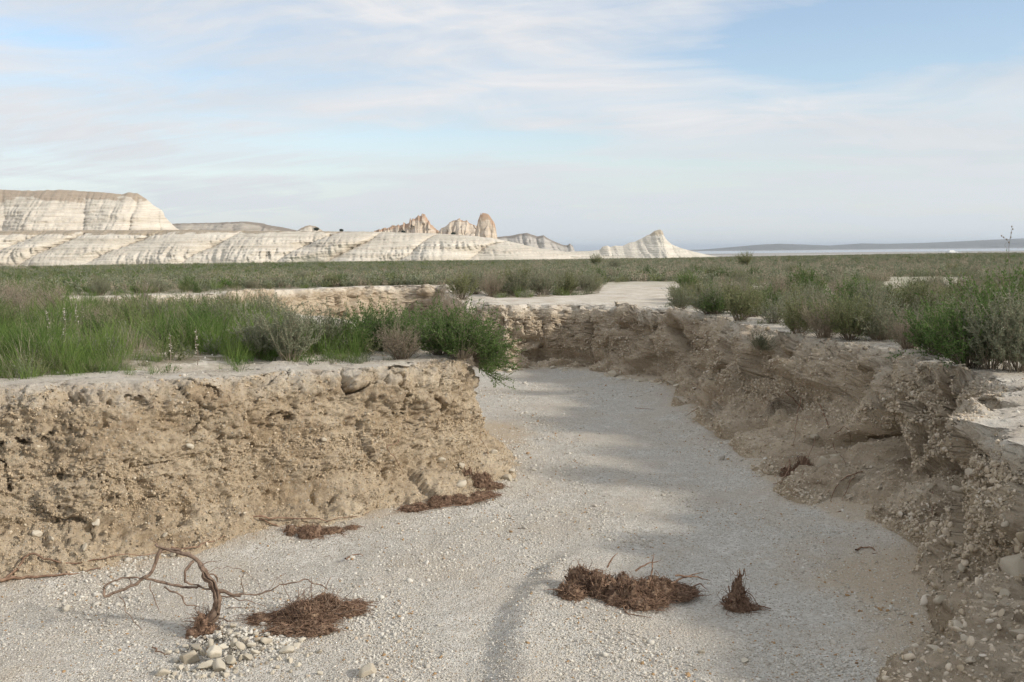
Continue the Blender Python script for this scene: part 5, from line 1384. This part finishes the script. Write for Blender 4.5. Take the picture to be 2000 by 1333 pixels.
butte('hill', [(1200, 500), (1330, 493), (1380, 489), (1430, 483), (1480, 478.5), (1520, 476.5), (1570, 478), (1620, 480), (1680, 476), (1740, 476.5), (1800, 475), (1860, 472.5), (1930, 469), (2000, 466), (2200, 458), (2600, 450)],
      12000, 2500, 1400, -23, M_HILL, 73, gs=.03, flute=.05, step=25, cap=3, label='long low blue hills beyond the lake')

# the lake
mw, nw = new_mat('lake_water', 0.12, 0.5); tcw = nw.node('ShaderNodeNewGeometry'); nw.set(nw.b.inputs['Base Color'], nw.mix(nw.ramp(nw.noise(nw.scale(tcw.outputs['Position'], (.001, .004, 1)), 1.0, 4), .45, .6), (.30, .31, .31), (.22, .25, .27)))
bump(nw, nw.noise(nw.scale(tcw.outputs['Position'], (.05, .1, 1)), 1.0, 4), 0.2, 0.4)
x = np.linspace(300, 9000, 60); k = np.column_stack([x, 4800 + 250 * vnoise(np.column_stack([x * .001, 0 * x, 0 * x]), 3) - .10 * x]); k2 = np.column_stack([x, 9300 + 400 * vnoise(np.column_stack([x * .0006, 0 * x + 7, 0 * x]), 4)])
V = np.vstack([np.column_stack([k, 0 * x - 22.1]), np.column_stack([k2, 0 * x - 22.1])]); i = np.arange(59); F = np.column_stack([i, i + 1, i + 61, i + 60])
tag(mk_mesh('water', V, F, mw), kind='structure')

# dark bushes standing on the terrace
for (x, y, s, lab) in [(618, 450, 5.5, 'dark round bush left on the terrace edge'), (667, 452, 4.5, 'dark round bush right on the terrace edge'), (788, 456, 5.0, 'dark bush below the orange castle rock'), (885, 459, 5, 'dark bush below the saddle-shaped rock')]:
    p = at_depth(x, y, 905); e = empty('bush', tuple(p)); A = Acc(); B = Acc(); r3 = np.random.default_rng(int(x))
    V, F = tube([(0, 0, -1), (0, 0, 1)], [.3, .2], 6); B.add(V, F); B.build('trunk', M_STEM, e)
    c = r3.normal(size=(900, 3)) * np.array((.75, .75, .5)) + np.array((0, 0, .9)); c[:, 2] = np.abs(c[:, 2]); dv = r3.normal(size=(900, 3)) * .28; sv = r3.normal(size=(900, 3)) * .28
    V = np.stack([c, c + dv, c + dv + sv, c + sv], 1).reshape(-1, 3); A.add(V * (s / 5.0), np.arange(3600).reshape(-1, 4)); A.build('foliage', mat_leaf('dark_leaf', (.02, .03, .015), (.045, .055, .03), .1), e)
    tag(e, lab, 'bush')

# ------------------------------------------------------------------ white car far out on the plain
def car():
    p = at_depth(1860, 497, 480); p[2] = float(top_z(p[None, :2])[0]); p[2] = max(p[2], at_depth(1860, 497, 480)[2]); e = empty('car', tuple(p), R(8)); tag(e, 'white off-road car parked far away on the plain', 'car')
    paint = mat_plain('white_paint', (.78, .78, .77), .35); dark = mat_plain('tinted_glass', (.02, .025, .03), .1); rub = mat_plain('rubber', (.02, .02, .02), .9, 0, .2); steel = mat_plain('steel_rim', (.4, .4, .42), .4, .8)
    prof = [(-2.35, .45), (-2.35, 1.0), (-2.25, 1.12), (-1.95, 1.78), (-.1, 1.82), (.35, 1.75), (.95, 1.18), (2.15, 1.05), (2.35, .9), (2.38, .45)]
    for w0, nm in ((.92, 'body'),):
        V = []; n = len(prof)
        for s in (-1, 1):
            for (x, z) in prof: V.append((x, s * (w0 - (.14 if z > 1.3 else 0)), z))
        F = [[k, (k + 1) % n, n + (k + 1) % n, n + k] for k in range(n)]
        me = bpy.data.meshes.new(nm); me.from_pydata(V, [], F + [list(range(n))[::-1], list(range(n, 2 * n))]); me.materials.append(paint); o = bpy.data.objects.new(nm, me); C.objects.link(o); o.parent = e
        bv = o.modifiers.new('b', 'BEVEL'); bv.width = .05; bv.segments = 2
    def plate(nm, pts, mat):
        me = bpy.data.meshes.new(nm); n = len(pts); c = [(a, b_ * 1.0, z) for a, b_, z in pts]; d = [(a, b_ * .97, z) for a, b_, z in pts]
        me.from_pydata(c + d, [], [list(range(n)), list(range(n, 2 * n))[::-1]] + [[k, n + k, n + (k + 1) % n, (k + 1) % n] for k in range(n)]); me.materials.append(mat); o = bpy.data.objects.new(nm, me); C.objects.link(o); o.parent = e
    for s in (-1, 1):
        plate('window', [(-1.75, s * .86, 1.22), (-1.65, s * .80, 1.66), (-.85, s * .80, 1.68), (-.85, s * .86, 1.22)], dark)
        plate('window', [(-.75, s * .86, 1.22), (-.75, s * .80, 1.68), (.25, s * .80, 1.64), (.65, s * .86, 1.22)], dark)
    me = bpy.data.meshes.new('windscreen'); me.from_pydata([(.42, -.7, 1.72), (.42, .7, 1.72), (.97, .78, 1.22), (.97, -.78, 1.22), (.40, -.7, 1.68), (.40, .7, 1.68), (.94, .78, 1.18), (.94, -.78, 1.18)], [], [(0, 1, 2, 3), (7, 6, 5, 4), (0, 4, 5, 1), (1, 5, 6, 2), (2, 6, 7, 3), (3, 7, 4, 0)]); me.materials.append(dark); o = bpy.data.objects.new('windscreen', me); C.objects.link(o); o.parent = e
    an = np.linspace(0, 2 * np.pi, 20, endpoint=False)
    for wx in (-1.45, 1.45):
        for s in (-1, 1):
            for nm, r_o, y0, y1, mt in (('tyre', .38, .70, .96, rub), ('rim', .22, .90, .975, steel)):
                V = [(r_o * math.cos(a), s * yy, .38 + r_o * math.sin(a)) for yy in (y0, y1) for a in an]; F = [[k, (k + 1) % 20, 20 + (k + 1) % 20, 20 + k] for k in range(20)] + [list(range(20)), list(range(20, 40))]
                me = bpy.data.meshes.new(nm); me.from_pydata(V, [], F); me.materials.append(mt); o = bpy.data.objects.new('wheel' if nm == 'tyre' else nm, me); C.objects.link(o)
                if nm == 'tyre': o.parent = e; o.location = (wx, 0, 0); wh = o
                else: o.parent = wh
    for s in (-1, 1): plate('headlight', [(2.30, s * .80, .80), (2.40, s * .80, .92), (2.20, s * .86, .95), (2.20, s * .86, .82)], steel)


car()

# ------------------------------------------------------------------ haze
mh = bpy.data.materials.new('haze'); mh.use_nodes = True; nh = NT(mh.node_tree); nh.n.clear(); oh = nh.node('ShaderNodeOutputMaterial'); pv = nh.node('ShaderNodeVolumePrincipled')
pv.inputs['Color'].default_value = (.78, .88, 1.0, 1); pv.inputs['Density'].default_value = 0.00005; pv.inputs['Anisotropy'].default_value = 0.2; nh.l.new(pv.outputs[0], oh.inputs['Volume'])
mh.cycles.homogeneous_volume = True if hasattr(mh.cycles, 'homogeneous_volume') else None
x0, x1, y0, y1, z0_, z1_ = -47000, 47000, -47000, 47000, -24.5, 135
V = [(x, y, z) for z in (z0_, z1_) for y in (y0, y1) for x in (x0, x1)]
F = np.array([(0, 2, 3, 1), (4, 5, 7, 6), (0, 1, 5, 4), (2, 6, 7, 3), (0, 4, 6, 2), (1, 3, 7, 5)])
if True:
    hz_ = mk_mesh('haze', V, F, mh, smooth=False); tag(hz_, 'thin bluish air over the whole plain', 'haze', kind='stuff')
